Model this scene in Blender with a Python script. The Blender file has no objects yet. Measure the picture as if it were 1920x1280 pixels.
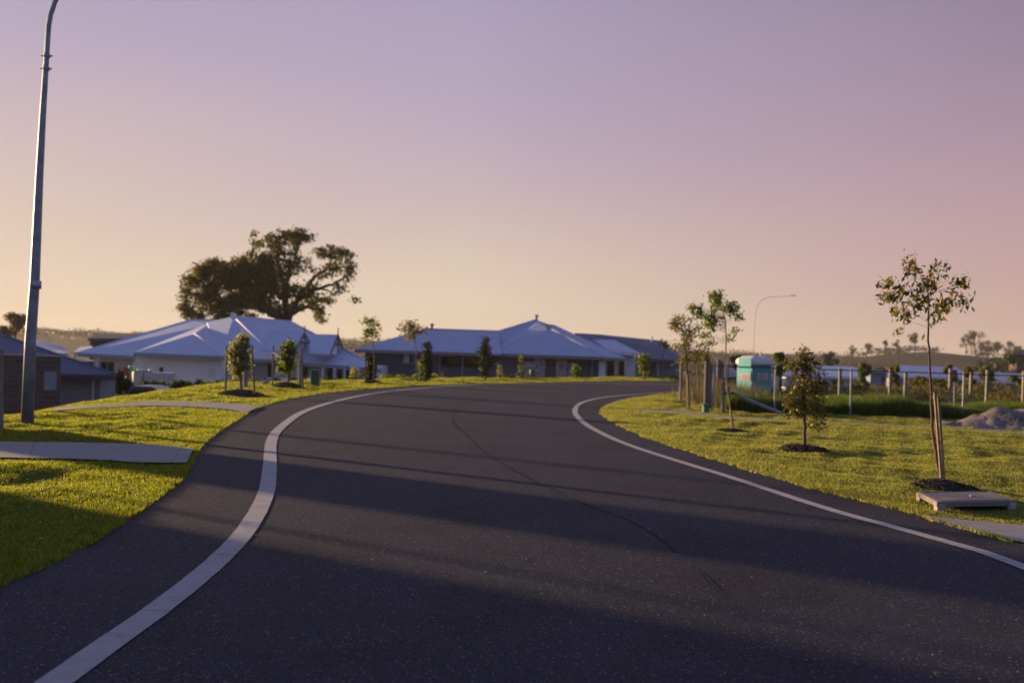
import bpy, math, random
import numpy as np
from mathutils import Vector, noise as mnoise
R = math.radians
rng = np.random.default_rng(7)
random.seed(7)
SC = bpy.context.scene
COL = SC.collection

# ------------------------------------------------------------------ camera
FPX, CX, CY, EYE = 35/36*1920, 960.0, 640.0, 1.6
ROLL, PITCH = math.atan(0.033), math.atan(12/FPX)
fwd = Vector((0, math.cos(PITCH), math.sin(PITCH)))
r0 = Vector((1, 0, 0)); u0 = r0.cross(fwd)
rgt = r0*math.cos(ROLL) + u0*math.sin(ROLL)
upv = u0*math.cos(ROLL) - r0*math.sin(ROLL)
camd = bpy.data.cameras.new('camera'); cam = bpy.data.objects.new('camera', camd); COL.objects.link(cam)
from mathutils import Matrix
M = Matrix((rgt, upv, -fwd)).transposed().to_4x4(); M.translation = (0, 0, EYE)
cam.matrix_world = M
camd.lens = 35; camd.sensor_width = 36; camd.clip_end = 6000; camd.clip_start = 0.05
camd.dof.use_dof = True; camd.dof.focus_distance = 8.0; camd.dof.aperture_fstop = 1.8
SC.camera = cam

# ------------------------------------------------------------------ light
SUN_AZ = math.atan2(-0.842, 0.539)        # clockwise from +Y (so: left of the view)
SUN_EL = R(7.5)
sd = bpy.data.lights.new('sun', 'SUN'); so = bpy.data.objects.new('sun', sd); COL.objects.link(so)
sd.energy = 5.0; sd.angle = R(1.1); sd.color = (1.0, 0.69, 0.38)
sv = Vector((math.sin(SUN_AZ)*math.cos(SUN_EL), math.cos(SUN_AZ)*math.cos(SUN_EL), math.sin(SUN_EL)))
so.rotation_euler = sv.to_track_quat('Z', 'Y').to_euler()
SC.view_settings.view_transform = 'Standard'; SC.view_settings.look = 'None'
SC.view_settings.exposure = 1.0; SC.view_settings.gamma = 1.0

def lin(c):
    return tuple(((v/255)/12.92 if v/255 <= 0.04045 else ((v/255+0.055)/1.055)**2.4) for v in c)
W = bpy.data.worlds.new('World'); SC.world = W; W.use_nodes = True
wn, wl = W.node_tree.nodes, W.node_tree.links
wn.clear()
def N(nodes, t, **k):
    n = nodes.new(t)
    for a, b in k.items(): setattr(n, a, b)
    return n
wo = N(wn, 'ShaderNodeOutputWorld'); bg = N(wn, 'ShaderNodeBackground')
sky = N(wn, 'ShaderNodeTexSky', sky_type='NISHITA', sun_disc=False)
sky.sun_elevation = SUN_EL; sky.sun_rotation = SUN_AZ; sky.dust_density = 3.0
tc = N(wn, 'ShaderNodeTexCoord'); sep = N(wn, 'ShaderNodeSeparateXYZ')
wl.new(tc.outputs['Generated'], sep.inputs[0])
def wramp(stops, src):
    n = N(wn, 'ShaderNodeValToRGB'); e = n.color_ramp.elements
    while len(e) > 1: e.remove(e[-1])
    e[0].position = stops[0][0]; e[0].color = (*lin(stops[0][1]), 1)
    for p, c in stops[1:]:
        x = e.new(p); x.color = (*lin(c), 1)
    n.color_ramp.interpolation = 'B_SPLINE' if False else 'EASE'
    n.color_ramp.interpolation = 'LINEAR'
    wl.new(src, n.inputs[0]); return n
# slow drift of the colour bands with direction
nz = N(wn, 'ShaderNodeTexNoise'); nz.inputs['Scale'].default_value = 1.3; nz.inputs['Detail'].default_value = 1
mpn = N(wn, 'ShaderNodeMapping'); mpn.inputs['Scale'].default_value = (1, 1, 3); mpn.inputs['Rotation'].default_value = (0, R(-14), 0)
wl.new(tc.outputs['Generated'], mpn.inputs[0]); wl.new(mpn.outputs[0], nz.inputs['Vector'])
zz = N(wn, 'ShaderNodeMath', operation='MULTIPLY_ADD'); wl.new(nz.outputs[0], zz.inputs[0]); zz.inputs[1].default_value = 0.16
za = N(wn, 'ShaderNodeMath', operation='SUBTRACT'); wl.new(sep.outputs['Z'], za.inputs[0]); za.inputs[1].default_value = 0.08
wl.new(za.outputs[0], zz.inputs[2])
rA = wramp([(0.0, (226,209,182)), (0.05, (228,209,188)), (0.11, (219,197,184)), (0.18, (205,183,188)), (0.27, (184,168,192)), (0.38, (168,156,190)), (0.6, (124,126,172)), (1.0, (102,116,168))], zz.outputs[0])
rB = wramp([(0.0, (212,184,162)), (0.06, (204,172,158)), (0.14, (194,158,162)), (0.22, (176,143,160)), (0.33, (136,121,144)), (0.6, (104,108,156)), (1.0, (102,116,168))], zz.outputs[0])
rC = wramp([(0.0, (146,140,168)), (0.1, (136,142,184)), (0.4, (120,134,184)), (1.0, (102,116,168))], zz.outputs[0])
dt = N(wn, 'ShaderNodeMapRange'); dt.inputs['From Min'].default_value = -0.05; dt.inputs['From Max'].default_value = 0.55
wl.new(sep.outputs['X'], dt.inputs[0])
m1 = N(wn, 'ShaderNodeMix', data_type='RGBA'); wl.new(dt.outputs[0], m1.inputs[0]); wl.new(rA.outputs[0], m1.inputs[6]); wl.new(rB.outputs[0], m1.inputs[7])
bk = N(wn, 'ShaderNodeMapRange', interpolation_type='SMOOTHSTEP'); bk.inputs['From Min'].default_value = 0.75; bk.inputs['From Max'].default_value = -0.1
wl.new(sep.outputs['Y'], bk.inputs[0])
m2 = N(wn, 'ShaderNodeMix', data_type='RGBA'); wl.new(bk.outputs[0], m2.inputs[0]); wl.new(m1.outputs[2], m2.inputs[6]); wl.new(rC.outputs[0], m2.inputs[7])
# the physical sky, scaled, carries a share of the light
sk = N(wn, 'ShaderNodeMix', data_type='RGBA', blend_type='MULTIPLY'); sk.inputs[0].default_value = 1
wl.new(sky.outputs[0], sk.inputs[6]); sk.inputs[7].default_value = (0.10, 0.10, 0.12, 1)
m3 = N(wn, 'ShaderNodeMix', data_type='RGBA'); m3.inputs[0].default_value = 0.08
wl.new(m2.outputs[2], m3.inputs[6]); wl.new(sk.outputs[2], m3.inputs[7])
wl.new(m3.outputs[2], bg.inputs[0]); bg.inputs[1].default_value = 0.5; wl.new(bg.outputs[0], wo.inputs[0])

# ------------------------------------------------------------------ projection helpers
def ray(px, py):
    return (fwd*FPX + rgt*(px-CX) + upv*(CY-py)).normalized()
def P(px, py, d):
    v = ray(px, py); k = d/v.y
    return Vector((v.x*k, d, EYE+v.z*k))
def PZ(px, d, z):
    k = (px-CX)/FPX; h = z-EYE
    x = (k*(d*fwd.y+h*fwd.z) - h*rgt.z - d*rgt.y)/(rgt.x - k*fwd.x)
    return Vector((x, d, z))
def ppm(d): return FPX/d

# ------------------------------------------------------------------ terrain height
def sst(t):
    t = np.clip(t, 0, 1); return t*t*(3-2*t)
PLAT = np.array([(-10.5,-60),(-10.5,12),(-9.2,16),(-8.8,20),(-9.2,26),(-9.4,30),(-9.6,36),(-7.9,40),(-5.6,44.5),(1,55),(9.6,63.5),(30,74),(90,92),(400,90),(400,-60)], float)
def sdist(x, y, poly):
    x = np.asarray(x, float); y = np.asarray(y, float)
    d = np.full(x.shape, 1e9); inside = np.zeros(x.shape, bool)
    n = len(poly)
    for i in range(n):
        ax, ay = poly[i]; bx, by = poly[(i+1) % n]
        ex, ey = bx-ax, by-ay
        t = np.clip(((x-ax)*ex+(y-ay)*ey)/(ex*ex+ey*ey), 0, 1)
        d = np.minimum(d, np.hypot(x-ax-t*ex, y-ay-t*ey))
        c = ((ay > y) != (by > y)) & (x < ex*(y-ay)/(ey if ey != 0 else 1e-9)+ax)
        inside ^= c
    return np.where(inside, -d, d)
def H(x, y):
    x = np.asarray(x, float); y = np.asarray(y, float)
    h = -2.3*sst(sdist(x, y, PLAT)/9.0)
    h = h - 1.0*sst((y-31)/13)*sst((x-8.5)/5)*(1-sst(sdist(x, y, PLAT)/9.0))
    r = np.hypot(x, y)
    h = h - 1.6*sst((r-75)/60)
    h = h + 6.2*sst((r-260)/650)
    und = np.sin(x*0.011+1.3)*np.cos(y*0.009)*1.2 + np.sin(x*0.004-y*0.006)*1.3
    h = h + und*sst((r-160)/300)
    # the round hill on the right with its shoulder
    def g(cx, cy, sx, sy, a):
        return a*np.exp(-(((x-cx)/sx)**2+((y-cy)/sy)**2))
    h = h + g(225, 470, 105, 90, 6.0) + g(193, 450, 27, 50, 4.6)
    h = h + g(-390, 860, 260, 120, 2.2)
    return h
def gp(px, py):
    v = ray(px, py)
    if v.z >= -1e-4: v.z = -1e-4
    k = -EYE/v.z
    for _ in range(30):
        x, y = v.x*k, v.y*k
        z = float(H(x, y))
        k2 = (z-EYE)/v.z
        k = 0.5*(k+k2)
    return Vector((v.x*k, v.y*k, float(H(v.x*k, v.y*k))))
def base(px, py):
    return gp(px, py)

# ------------------------------------------------------------------ materials
def mat(name, col, rough=0.7, metal=0.0, var=0.15, scale=8.0, bump=0.0, bscale=40.0, spec=0.5, coord='Object'):
    m = bpy.data.materials.new(name); m.use_nodes = True
    n, l = m.node_tree.nodes, m.node_tree.links
    b = n['Principled BSDF']; b.inputs['Roughness'].default_value = rough; b.inputs['Metallic'].default_value = metal
    b.inputs['Specular IOR Level'].default_value = spec
    t = N(n, 'ShaderNodeTexCoord'); x = N(n, 'ShaderNodeTexNoise'); x.inputs['Scale'].default_value = scale; x.inputs['Detail'].default_value = 6
    l.new(t.outputs[coord], x.inputs['Vector'])
    r = N(n, 'ShaderNodeValToRGB'); e = r.color_ramp.elements
    e[0].position = 0.3; e[1].position = 0.7
    e[0].color = (*[max(0, c*(1-var)) for c in col], 1); e[1].color = (*[min(1, c*(1+var)) for c in col], 1)
    l.new(x.outputs[0], r.inputs[0]); l.new(r.outputs[0], b.inputs['Base Color'])
    if bump:
        y = N(n, 'ShaderNodeTexNoise'); y.inputs['Scale'].default_value = bscale; y.inputs['Detail'].default_value = 5
        l.new(t.outputs[coord], y.inputs['Vector'])
        bp = N(n, 'ShaderNodeBump'); bp.inputs['Strength'].default_value = bump; bp.inputs['Distance'].default_value = 0.02
        l.new(y.outputs[0], bp.inputs['Height']); l.new(bp.outputs[0], b.inputs['Normal'])
    return m
def leafmat(name, cols, trans, tmix=0.45, rough=0.5):
    m = bpy.data.materials.new(name); m.use_nodes = True
    n, l = m.node_tree.nodes, m.node_tree.links
    b = n['Principled BSDF']; b.inputs['Roughness'].default_value = rough; b.inputs['Specular IOR Level'].default_value = 0.3
    g = N(n, 'ShaderNodeNewGeometry'); r = N(n, 'ShaderNodeValToRGB'); e = r.color_ramp.elements
    while len(e) > 1: e.remove(e[-1])
    for i, c in enumerate(cols):
        q = e[0] if i == 0 else e.new(i/(len(cols)-1)); q.position = i/(max(1, len(cols)-1)); q.color = (*c, 1)
    l.new(g.outputs['Random Per Island'], r.inputs[0]); l.new(r.outputs[0], b.inputs['Base Color'])
    tr = N(n, 'ShaderNodeBsdfTranslucent'); mu = N(n, 'ShaderNodeMix', data_type='RGBA', blend_type='MULTIPLY'); mu.inputs[0].default_value = 1
    l.new(r.outputs[0], mu.inputs[6]); mu.inputs[7].default_value = (*trans, 1); l.new(mu.outputs[2], tr.inputs[0])
    mx = N(n, 'ShaderNodeMixShader'); mx.inputs[0].default_value = tmix
    l.new(b.outputs[0], mx.inputs[1]); l.new(tr.outputs[0], mx.inputs[2]); l.new(mx.outputs[0], n['Material Output'].inputs[0])
    return m

MT = {}
MT['galv'] = mat('galvanised_steel', (0.25,0.275,0.31), 0.5, 0.3, 0.28, 6, 0.1, 60)
MT['timber'] = mat('weathered_timber', (0.24,0.17,0.11), 0.85, 0, 0.35, 14, 0.3, 60)
MT['paletimber'] = mat('pale_timber', (0.22,0.195,0.155), 0.85, 0, 0.25, 14, 0.3, 60)
MT['bark'] = mat('bark', (0.10,0.065,0.045), 0.9, 0, 0.4, 25, 0.5, 60)
MT['palebark'] = mat('pale_bark', (0.20,0.13,0.085), 0.9, 0, 0.35, 25, 0.4, 60)
MT['darkbark'] = mat('dark_bark', (0.022,0.018,0.016), 0.9, 0, 0.4, 3, 0.4, 10)
MT['mulch'] = mat('bark_mulch', (0.06,0.042,0.032), 0.95, 0, 0.6, 45, 1.0, 70)
MT['blackmetal'] = mat('dark_painted_post', (0.03,0.032,0.04), 0.6, 0, 0.2)
MT['hessian'] = mat('hessian_tie', (0.46,0.34,0.18), 0.95, 0, 0.2, 60)
MT['greenbox'] = mat('green_enamel', (0.03,0.13,0.075), 0.45, 0, 0.15, 5)
MT['white'] = mat('white_paint', (0.62,0.62,0.60), 0.6, 0, 0.06, 3)
MT['render_white'] = mat('white_render', (0.75,0.75,0.77), 0.85, 0, 0.06, 1.5, 0.1, 30)
MT['grey_wall'] = mat('charcoal_render', (0.11,0.115,0.135), 0.85, 0, 0.1, 1.5)
MT['greyblue_wall'] = mat('grey_blue_render', (0.22,0.25,0.31), 0.8, 0, 0.1, 1.5)
MT['fascia'] = mat('taupe_gutter', (0.20,0.17,0.15), 0.5, 0, 0.1)
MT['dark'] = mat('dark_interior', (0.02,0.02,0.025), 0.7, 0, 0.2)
MT['teal'] = mat('teal_plastic', (0.0,0.28,0.29), 0.4, 0, 0.08, 4)
MT['sunlit_teal'] = mat('sunlit_teal_plastic', (0.13,0.50,0.46), 0.4, 0, 0.12, 3)  # cabin teal made paler for the door face, sunlight put into the colour
MT['redpink'] = mat('faded_pink_print', (0.30,0.16,0.20), 0.5, 0, 0.2)
MT['carpaint'] = mat('dark_blue_car_paint', (0.02,0.035,0.08), 0.25, 0.3, 0.05)
MT['chrome'] = mat('pale_metal_trim', (0.34,0.38,0.46), 0.3, 0.5, 0.05)
MT['redlamp'] = mat('red_lens', (0.25,0.01,0.01), 0.3, 0, 0.1)
MT['rubber'] = mat('tyre_rubber', (0.02,0.02,0.02), 0.8)
MT['paper'] = mat('faded_sign_sheet', (0.55,0.48,0.47), 0.7, 0, 0.1, 9)
MT['redbrown'] = mat('rust_red_paint', (0.28,0.07,0.04), 0.7)
MT['greencap'] = mat('green_sleeve', (0.08,0.24,0.18), 0.6)
gl = mat('window_glass', (0.03,0.04,0.06), 0.06, 0, 0.1); MT['glass'] = gl
MT['stone'] = mat('rubble_stone', (0.38,0.31,0.31), 0.9, 0, 0.5, 3.5, 0.5, 8)
MT['soil'] = mat('heaped_sandy_soil', (0.19,0.155,0.135), 0.95, 0, 0.35, 2.2, 1.0, 9)
MT['soilred'] = mat('red_clay', (0.17,0.09,0.06), 0.95, 0, 0.35, 5, 0.8, 12)

def roofmat(name, col, rib=0.2, vert=True):
    m = mat(name, col, 0.6, 0.0, 0.07, 0.6)
    n, l = m.node_tree.nodes, m.node_tree.links
    b = n['Principled BSDF']; t = N(n, 'ShaderNodeTexCoord')
    w = N(n, 'ShaderNodeTexWave', wave_type='BANDS', bands_direction='X'); w.inputs['Scale'].default_value = 1/(rib*3.14159*2)*6.28/2
    w.inputs['Distortion'].default_value = 0.0
    l.new(t.outputs['Object'], w.inputs[0])
    bp = N(n, 'ShaderNodeBump'); bp.inputs['Strength'].default_value = 0.35; bp.inputs['Distance'].default_value = 0.03
    l.new(w.outputs[1], bp.inputs['Height']); l.new(bp.outputs[0], b.inputs['Normal'])
    return m
MT['roof_blue'] = roofmat('pale_steel_roofing', (0.42,0.49,0.62), 0.3)
MT['roof_mid'] = roofmat('mid_grey_roofing', (0.33,0.40,0.54), 0.25)
MT['roof_navy'] = roofmat('navy_steel_roofing', (0.06,0.09,0.16), 0.3)
MT['roof_black'] = roofmat('charcoal_roofing', (0.03,0.035,0.055), 0.3)
MT['cap'] = mat('pale_ridge_capping', (0.52,0.57,0.68), 0.6)

def brickmat(name, c1, c2, mortar, sx=0.24, sy=0.086):
    m = bpy.data.materials.new(name); m.use_nodes = True
    n, l = m.node_tree.nodes, m.node_tree.links
    b = n['Principled BSDF']; b.inputs['Roughness'].default_value = 0.9
    t = N(n, 'ShaderNodeTexCoord'); s = N(n, 'ShaderNodeSeparateXYZ'); c = N(n, 'ShaderNodeCombineXYZ')
    l.new(t.outputs['Object'], s.inputs[0])
    a = N(n, 'ShaderNodeMath', operation='ADD'); l.new(s.outputs[0], a.inputs[0]); l.new(s.outputs[1], a.inputs[1])
    l.new(a.outputs[0], c.inputs[0]); l.new(s.outputs[2], c.inputs[1])
    k = N(n, 'ShaderNodeTexBrick'); k.inputs['Scale'].default_value = 1; k.inputs['Brick Width'].default_value = sx; k.inputs['Row Height'].default_value = sy
    k.inputs['Mortar Size'].default_value = sy*0.09; k.inputs['Color1'].default_value = (*c1, 1); k.inputs['Color2'].default_value = (*c2, 1); k.inputs['Mortar'].default_value = (*mortar, 1)
    l.new(c.outputs[0], k.inputs[0]); l.new(k.outputs[0], b.inputs['Base Color'])
    bp = N(n, 'ShaderNodeBump'); bp.inputs['Strength'].default_value = 0.5; bp.inputs['Distance'].default_value = 0.01; bp.invert = True
    l.new(k.outputs[1], bp.inputs['Height']); l.new(bp.outputs[0], b.inputs['Normal'])
    return m
MT['brick'] = brickmat('brown_brick', (0.115,0.075,0.065), (0.06,0.045,0.042), (0.13,0.105,0.095), 0.46, 0.19)
MT['rbrick'] = brickmat('painted_brick', (0.8,0.82,0.86), (0.76,0.78,0.82), (0.7,0.7,0.72), 0.4, 0.16)

# ground / grass base
def groundmat():
    m = bpy.data.materials.new('turf_and_scrub_ground'); m.use_nodes = True
    n, l = m.node_tree.nodes, m.node_tree.links
    b = n['Principled BSDF']; b.inputs['Roughness'].default_value = 0.95; b.inputs['Specular IOR Level'].default_value = 0.15
    t = N(n, 'ShaderNodeTexCoord')
    a = N(n, 'ShaderNodeTexNoise'); a.inputs['Scale'].default_value = 0.9; a.inputs['Detail'].default_value = 8; l.new(t.outputs['Object'], a.inputs[0])
    r = N(n, 'ShaderNodeValToRGB'); e = r.color_ramp.elements; e[0].position = 0.35; e[1].position = 0.7
    e[0].color = (0.07,0.095,0.015,1); e[1].color = (0.13,0.145,0.03,1); l.new(a.outputs[0], r.inputs[0])
    f = N(n, 'ShaderNodeTexNoise'); f.inputs['Scale'].default_value = 0.02; f.inputs['Detail'].default_value = 9; l.new(t.outputs['Object'], f.inputs[0])
    r2 = N(n, 'ShaderNodeValToRGB'); e = r2.color_ramp.elements; e[0].position = 0.42; e[1].position = 0.6
    e[0].color = (0.018,0.025,0.012,1); e[1].color = (0.038,0.042,0.018,1); l.new(f.outputs[0], r2.inputs[0])
    s = N(n, 'ShaderNodeVectorMath', operation='LENGTH'); l.new(t.outputs['Object'], s.inputs[0])
    mr = N(n, 'ShaderNodeMapRange'); mr.inputs['From Min'].default_value = 60; mr.inputs['From Max'].default_value = 140; l.new(s.outputs['Value'], mr.inputs[0])
    mx = N(n, 'ShaderNodeMix', data_type='RGBA'); l.new(mr.outputs[0], mx.inputs[0]); l.new(r.outputs[0], mx.inputs[6]); l.new(r2.outputs[0], mx.inputs[7])
    l.new(mx.outputs[2], b.inputs['Base Color'])
    g = N(n, 'ShaderNodeTexNoise'); g.inputs['Scale'].default_value = 14; g.inputs['Detail'].default_value = 8; l.new(t.outputs['Object'], g.inputs[0])
    bp = N(n, 'ShaderNodeBump'); bp.inputs['Strength'].default_value = 0.6; bp.inputs['Distance'].default_value = 0.05; l.new(g.outputs[0], bp.inputs['Height']); l.new(bp.outputs[0], b.inputs['Normal'])
    return m
MT['ground'] = groundmat()
def asphalt(name='asphalt', dark=1.0):
    m = bpy.data.materials.new(name); m.use_nodes = True
    n, l = m.node_tree.nodes, m.node_tree.links
    b = n['Principled BSDF']; b.inputs['Specular IOR Level'].default_value = 0.16
    t = N(n, 'ShaderNodeTexCoord')
    a = N(n, 'ShaderNodeTexNoise'); a.inputs['Scale'].default_value = 0.55; a.inputs['Detail'].default_value = 7; a.inputs['Roughness'].default_value = 0.6; l.new(t.outputs['Object'], a.inputs[0])
    r = N(n, 'ShaderNodeValToRGB'); e = r.color_ramp.elements; e[0].position = 0.3; e[1].position = 0.72
    e[0].color = (0.0150*dark,0.0165*dark,0.026*dark,1); e[1].color = (0.0275*dark,0.0275*dark,0.040*dark,1); l.new(a.outputs[0], r.inputs[0])
    v = N(n, 'ShaderNodeTexVoronoi'); v.inputs['Scale'].default_value = 150; l.new(t.outputs['Object'], v.inputs[0])
    r2 = N(n, 'ShaderNodeValToRGB'); e = r2.color_ramp.elements; e[0].position = 0.45; e[1].position = 1.0
    e[0].color = (0.62,0.62,0.62,1); e[1].color = (2.5,2.4,2.3,1)
    sc = N(n, 'ShaderNodeSeparateColor'); l.new(v.outputs['Color'], sc.inputs[0]); l.new(sc.outputs[0], r2.inputs[0])
    mu = N(n, 'ShaderNodeMix', data_type='RGBA', blend_type='MULTIPLY'); mu.inputs[0].default_value = 1; l.new(r.outputs[0], mu.inputs[6]); l.new(r2.outputs[0], mu.inputs[7])
    # rare bright stones
    v2 = N(n, 'ShaderNodeTexVoronoi'); v2.inputs['Scale'].default_value = 95; l.new(t.outputs['Object'], v2.inputs[0])
    s2 = N(n, 'ShaderNodeSeparateColor'); l.new(v2.outputs['Color'], s2.inputs[0])
    gt = N(n, 'ShaderNodeMath', operation='GREATER_THAN'); gt.inputs[1].default_value = 0.978; l.new(s2.outputs[1], gt.inputs[0])
    mx = N(n, 'ShaderNodeMix', data_type='RGBA'); l.new(gt.outputs[0], mx.inputs[0]); l.new(mu.outputs[2], mx.inputs[6]); mx.inputs[7].default_value = (0.17,0.15,0.13,1)
    mp = N(n, 'ShaderNodeMapping'); mp.inputs['Scale'].default_value = (1.1, 5.5, 1); mp.inputs['Rotation'].default_value = (0, 0, R(12)); l.new(t.outputs['Object'], mp.inputs[0])
    sf = N(n, 'ShaderNodeTexNoise'); sf.inputs['Scale'].default_value = 2.6; sf.inputs['Detail'].default_value = 8; sf.inputs['Roughness'].default_value = 0.75; l.new(mp.outputs[0], sf.inputs[0])
    sr = N(n, 'ShaderNodeMapRange'); sr.inputs['From Min'].default_value = 0.66; sr.inputs['From Max'].default_value = 0.76; sr.inputs['To Max'].default_value = 0.7; l.new(sf.outputs[0], sr.inputs[0])
    ms = N(n, 'ShaderNodeMix', data_type='RGBA'); l.new(sr.outputs[0], ms.inputs[0]); l.new(mx.outputs[2], ms.inputs[6]); ms.inputs[7].default_value = (0.085,0.08,0.08,1)
    # old oil and damp patches
    ol = N(n, 'ShaderNodeTexNoise'); ol.inputs['Scale'].default_value = 0.9; ol.inputs['Detail'].default_value = 5; ol.inputs['Distortion'].default_value = 0.6; l.new(t.outputs['Object'], ol.inputs[0])
    orr = N(n, 'ShaderNodeMapRange'); orr.inputs['From Min'].default_value = 0.36; orr.inputs['From Max'].default_value = 0.46; orr.inputs['To Min'].default_value = 0.72; orr.inputs['To Max'].default_value = 1.0; l.new(ol.outputs[0], orr.inputs[0])
    mo = N(n, 'ShaderNodeVectorMath', operation='SCALE'); l.new(ms.outputs[2], mo.inputs[0]); l.new(orr.outputs[0], mo.inputs['Scale'])
    l.new(mo.outputs[0], b.inputs['Base Color'])
    rr = N(n, 'ShaderNodeMapRange'); rr.inputs['To Min'].default_value = 0.6; rr.inputs['To Max'].default_value = 0.9; l.new(sc.outputs[1], rr.inputs[0]); l.new(rr.outputs[0], b.inputs['Roughness'])
    bp = N(n, 'ShaderNodeBump'); bp.inputs['Strength'].default_value = 0.55; bp.inputs['Distance'].default_value = 0.006
    l.new(v.outputs['Distance'], bp.inputs['Height']); l.new(bp.outputs[0], b.inputs['Normal'])
    return m
MT['asphalt'] = asphalt()
MT['seam'] = asphalt('asphalt_tar_seam', 0.6)
MT['conc'] = mat('concrete_path', (0.26,0.24,0.24), 0.85, 0, 0.14, 3, 0.25, 90)
def kerbmat(name='worn_kerb_concrete', period=1.55, k=1.0, fine=0.45):
    m = bpy.data.materials.new(name); m.use_nodes = True
    n, l = m.node_tree.nodes, m.node_tree.links
    b = n['Principled BSDF']; b.inputs['Roughness'].default_value = 0.8
    t = N(n, 'ShaderNodeTexCoord'); u = N(n, 'ShaderNodeUVMap'); u.uv_map = 'UVMap'
    a = N(n, 'ShaderNodeTexNoise'); a.inputs['Scale'].default_value = 5; a.inputs['Detail'].default_value = 9; a.inputs['Roughness'].default_value = 0.7; l.new(t.outputs['Object'], a.inputs[0])
    r = N(n, 'ShaderNodeValToRGB'); e = r.color_ramp.elements; e[0].position = 0.3; e[1].position = 0.68
    e[0].color = (0.28*k,0.265*k,0.255*k,1); e[1].color = (0.41*k,0.39*k,0.375*k,1); l.new(a.outputs[0], r.inputs[0])
    s = N(n, 'ShaderNodeSeparateXYZ'); l.new(u.outputs[0], s.inputs[0])
    def joint(period, width, off):
        d = N(n, 'ShaderNodeMath', operation='MULTIPLY_ADD'); l.new(s.outputs[0], d.inputs[0]); d.inputs[1].default_value = 1/period; d.inputs[2].default_value = off
        f = N(n, 'ShaderNodeMath', operation='FRACT'); l.new(d.outputs[0], f.inputs[0])
        c = N(n, 'ShaderNodeMath', operation='LESS_THAN'); l.new(f.outputs[0], c.inputs[0]); c.inputs[1].default_value = width/period
        return c
    j = joint(period, 0.009, 0.35)
    mx = N(n, 'ShaderNodeMix', data_type='RGBA'); l.new(j.outputs[0], mx.inputs[0]); l.new(r.outputs[0], mx.inputs[6]); mx.inputs[7].default_value = (0.06,0.055,0.06,1)
    # finer tooled lines, only here and there
    j2 = joint(0.11, 0.008, 0); q = N(n, 'ShaderNodeTexNoise'); q.inputs['Scale'].default_value = 0.35; l.new(t.outputs['Object'], q.inputs[0])
    g = N(n, 'ShaderNodeMapRange'); g.inputs['From Min'].default_value = 0.5; g.inputs['From Max'].default_value = 0.6; g.inputs['To Max'].default_value = fine; l.new(q.outputs[0], g.inputs[0])
    ml = N(n, 'ShaderNodeMath', operation='MULTIPLY'); l.new(j2.outputs[0], ml.inputs[0]); l.new(g.outputs[0], ml.inputs[1])
    m2_ = N(n, 'ShaderNodeMix', data_type='RGBA'); l.new(ml.outputs[0], m2_.inputs[0]); l.new(mx.outputs[2], m2_.inputs[6]); m2_.inputs[7].default_value = (0.1,0.09,0.09,1)
    # dark scuffs
    c = N(n, 'ShaderNodeTexNoise'); c.inputs['Scale'].default_value = 22; c.inputs['Detail'].default_value = 6; l.new(t.outputs['Object'], c.inputs[0])
    cr = N(n, 'ShaderNodeMapRange'); cr.inputs['From Min'].default_value = 0.62; cr.inputs['From Max'].default_value = 0.7; cr.inputs['To Max'].default_value = 0.5; l.new(c.outputs[0], cr.inputs[0])
    m3_ = N(n, 'ShaderNodeMix', data_type='RGBA'); l.new(cr.outputs[0], m3_.inputs[0]); l.new(m2_.outputs[2], m3_.inputs[6]); m3_.inputs[7].default_value = (0.1,0.09,0.09,1)
    l.new(m3_.outputs[2], b.inputs['Base Color'])
    bp = N(n, 'ShaderNodeBump'); bp.inputs['Strength'].default_value = 0.3; bp.inputs['Distance'].default_value = 0.006; l.new(c.outputs[0], bp.inputs['Height']); l.new(bp.outputs[0], b.inputs['Normal'])
    return m
MT['kerb'] = kerbmat()
MT['conc'] = kerbmat('broomed_path_concrete', 2.2, 0.72, 0.0)
MT['lawn'] = leafmat('lawn_grass_blades', [(0.055,0.095,0.013),(0.080,0.128,0.016),(0.13,0.17,0.022),(0.22,0.22,0.055)], (3.2,2.6,0.8), 0.53)
MT['lawnr'] = leafmat('dry_lawn_grass_blades', [(0.09,0.13,0.022),(0.14,0.18,0.036),(0.21,0.24,0.06),(0.30,0.27,0.11)], (2.4,2.1,1.1), 0.5)
MT['tall'] = leafmat('long_grass_blades', [(0.035,0.065,0.008),(0.06,0.10,0.010),(0.10,0.13,0.015)], (2.4,2.3,0.8), 0.4)
MT['straw'] = leafmat('dry_stalks', [(0.12,0.095,0.05),(0.17,0.13,0.07)], (1.2,1.2,1.0), 0.4)
MT['leaf_gum'] = leafmat('gum_leaves', [(0.05,0.075,0.02),(0.07,0.095,0.022),(0.12,0.12,0.02),(0.21,0.11,0.02)], (2.4,2.0,0.8), 0.42)
MT['leaf_green'] = leafmat('green_leaves', [(0.045,0.085,0.018),(0.08,0.12,0.02),(0.15,0.17,0.03)], (2.4,2.2,0.8), 0.45)
MT['leaf_glossy'] = leafmat('glossy_brown_green_leaves', [(0.05,0.075,0.022),(0.075,0.095,0.025),(0.12,0.11,0.025),(0.18,0.12,0.03)], (1.9,1.6,0.7), 0.3, 0.35)
MT['leaf_pale'] = leafmat('silvery_green_leaves', [(0.13,0.17,0.07),(0.20,0.23,0.10),(0.30,0.30,0.16)], (2.0,1.8,0.8), 0.45)
MT['leaf_dark'] = leafmat('dark_evergreen_leaves', [(0.012,0.022,0.010),(0.022,0.035,0.012),(0.035,0.045,0.015)], (1.8,1.7,0.8), 0.25)
MT['leaf_big'] = leafmat('old_fig_leaves', [(0.022,0.034,0.013),(0.042,0.058,0.016),(0.10,0.095,0.016)], (2.8,2.2,0.5), 0.4)
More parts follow.
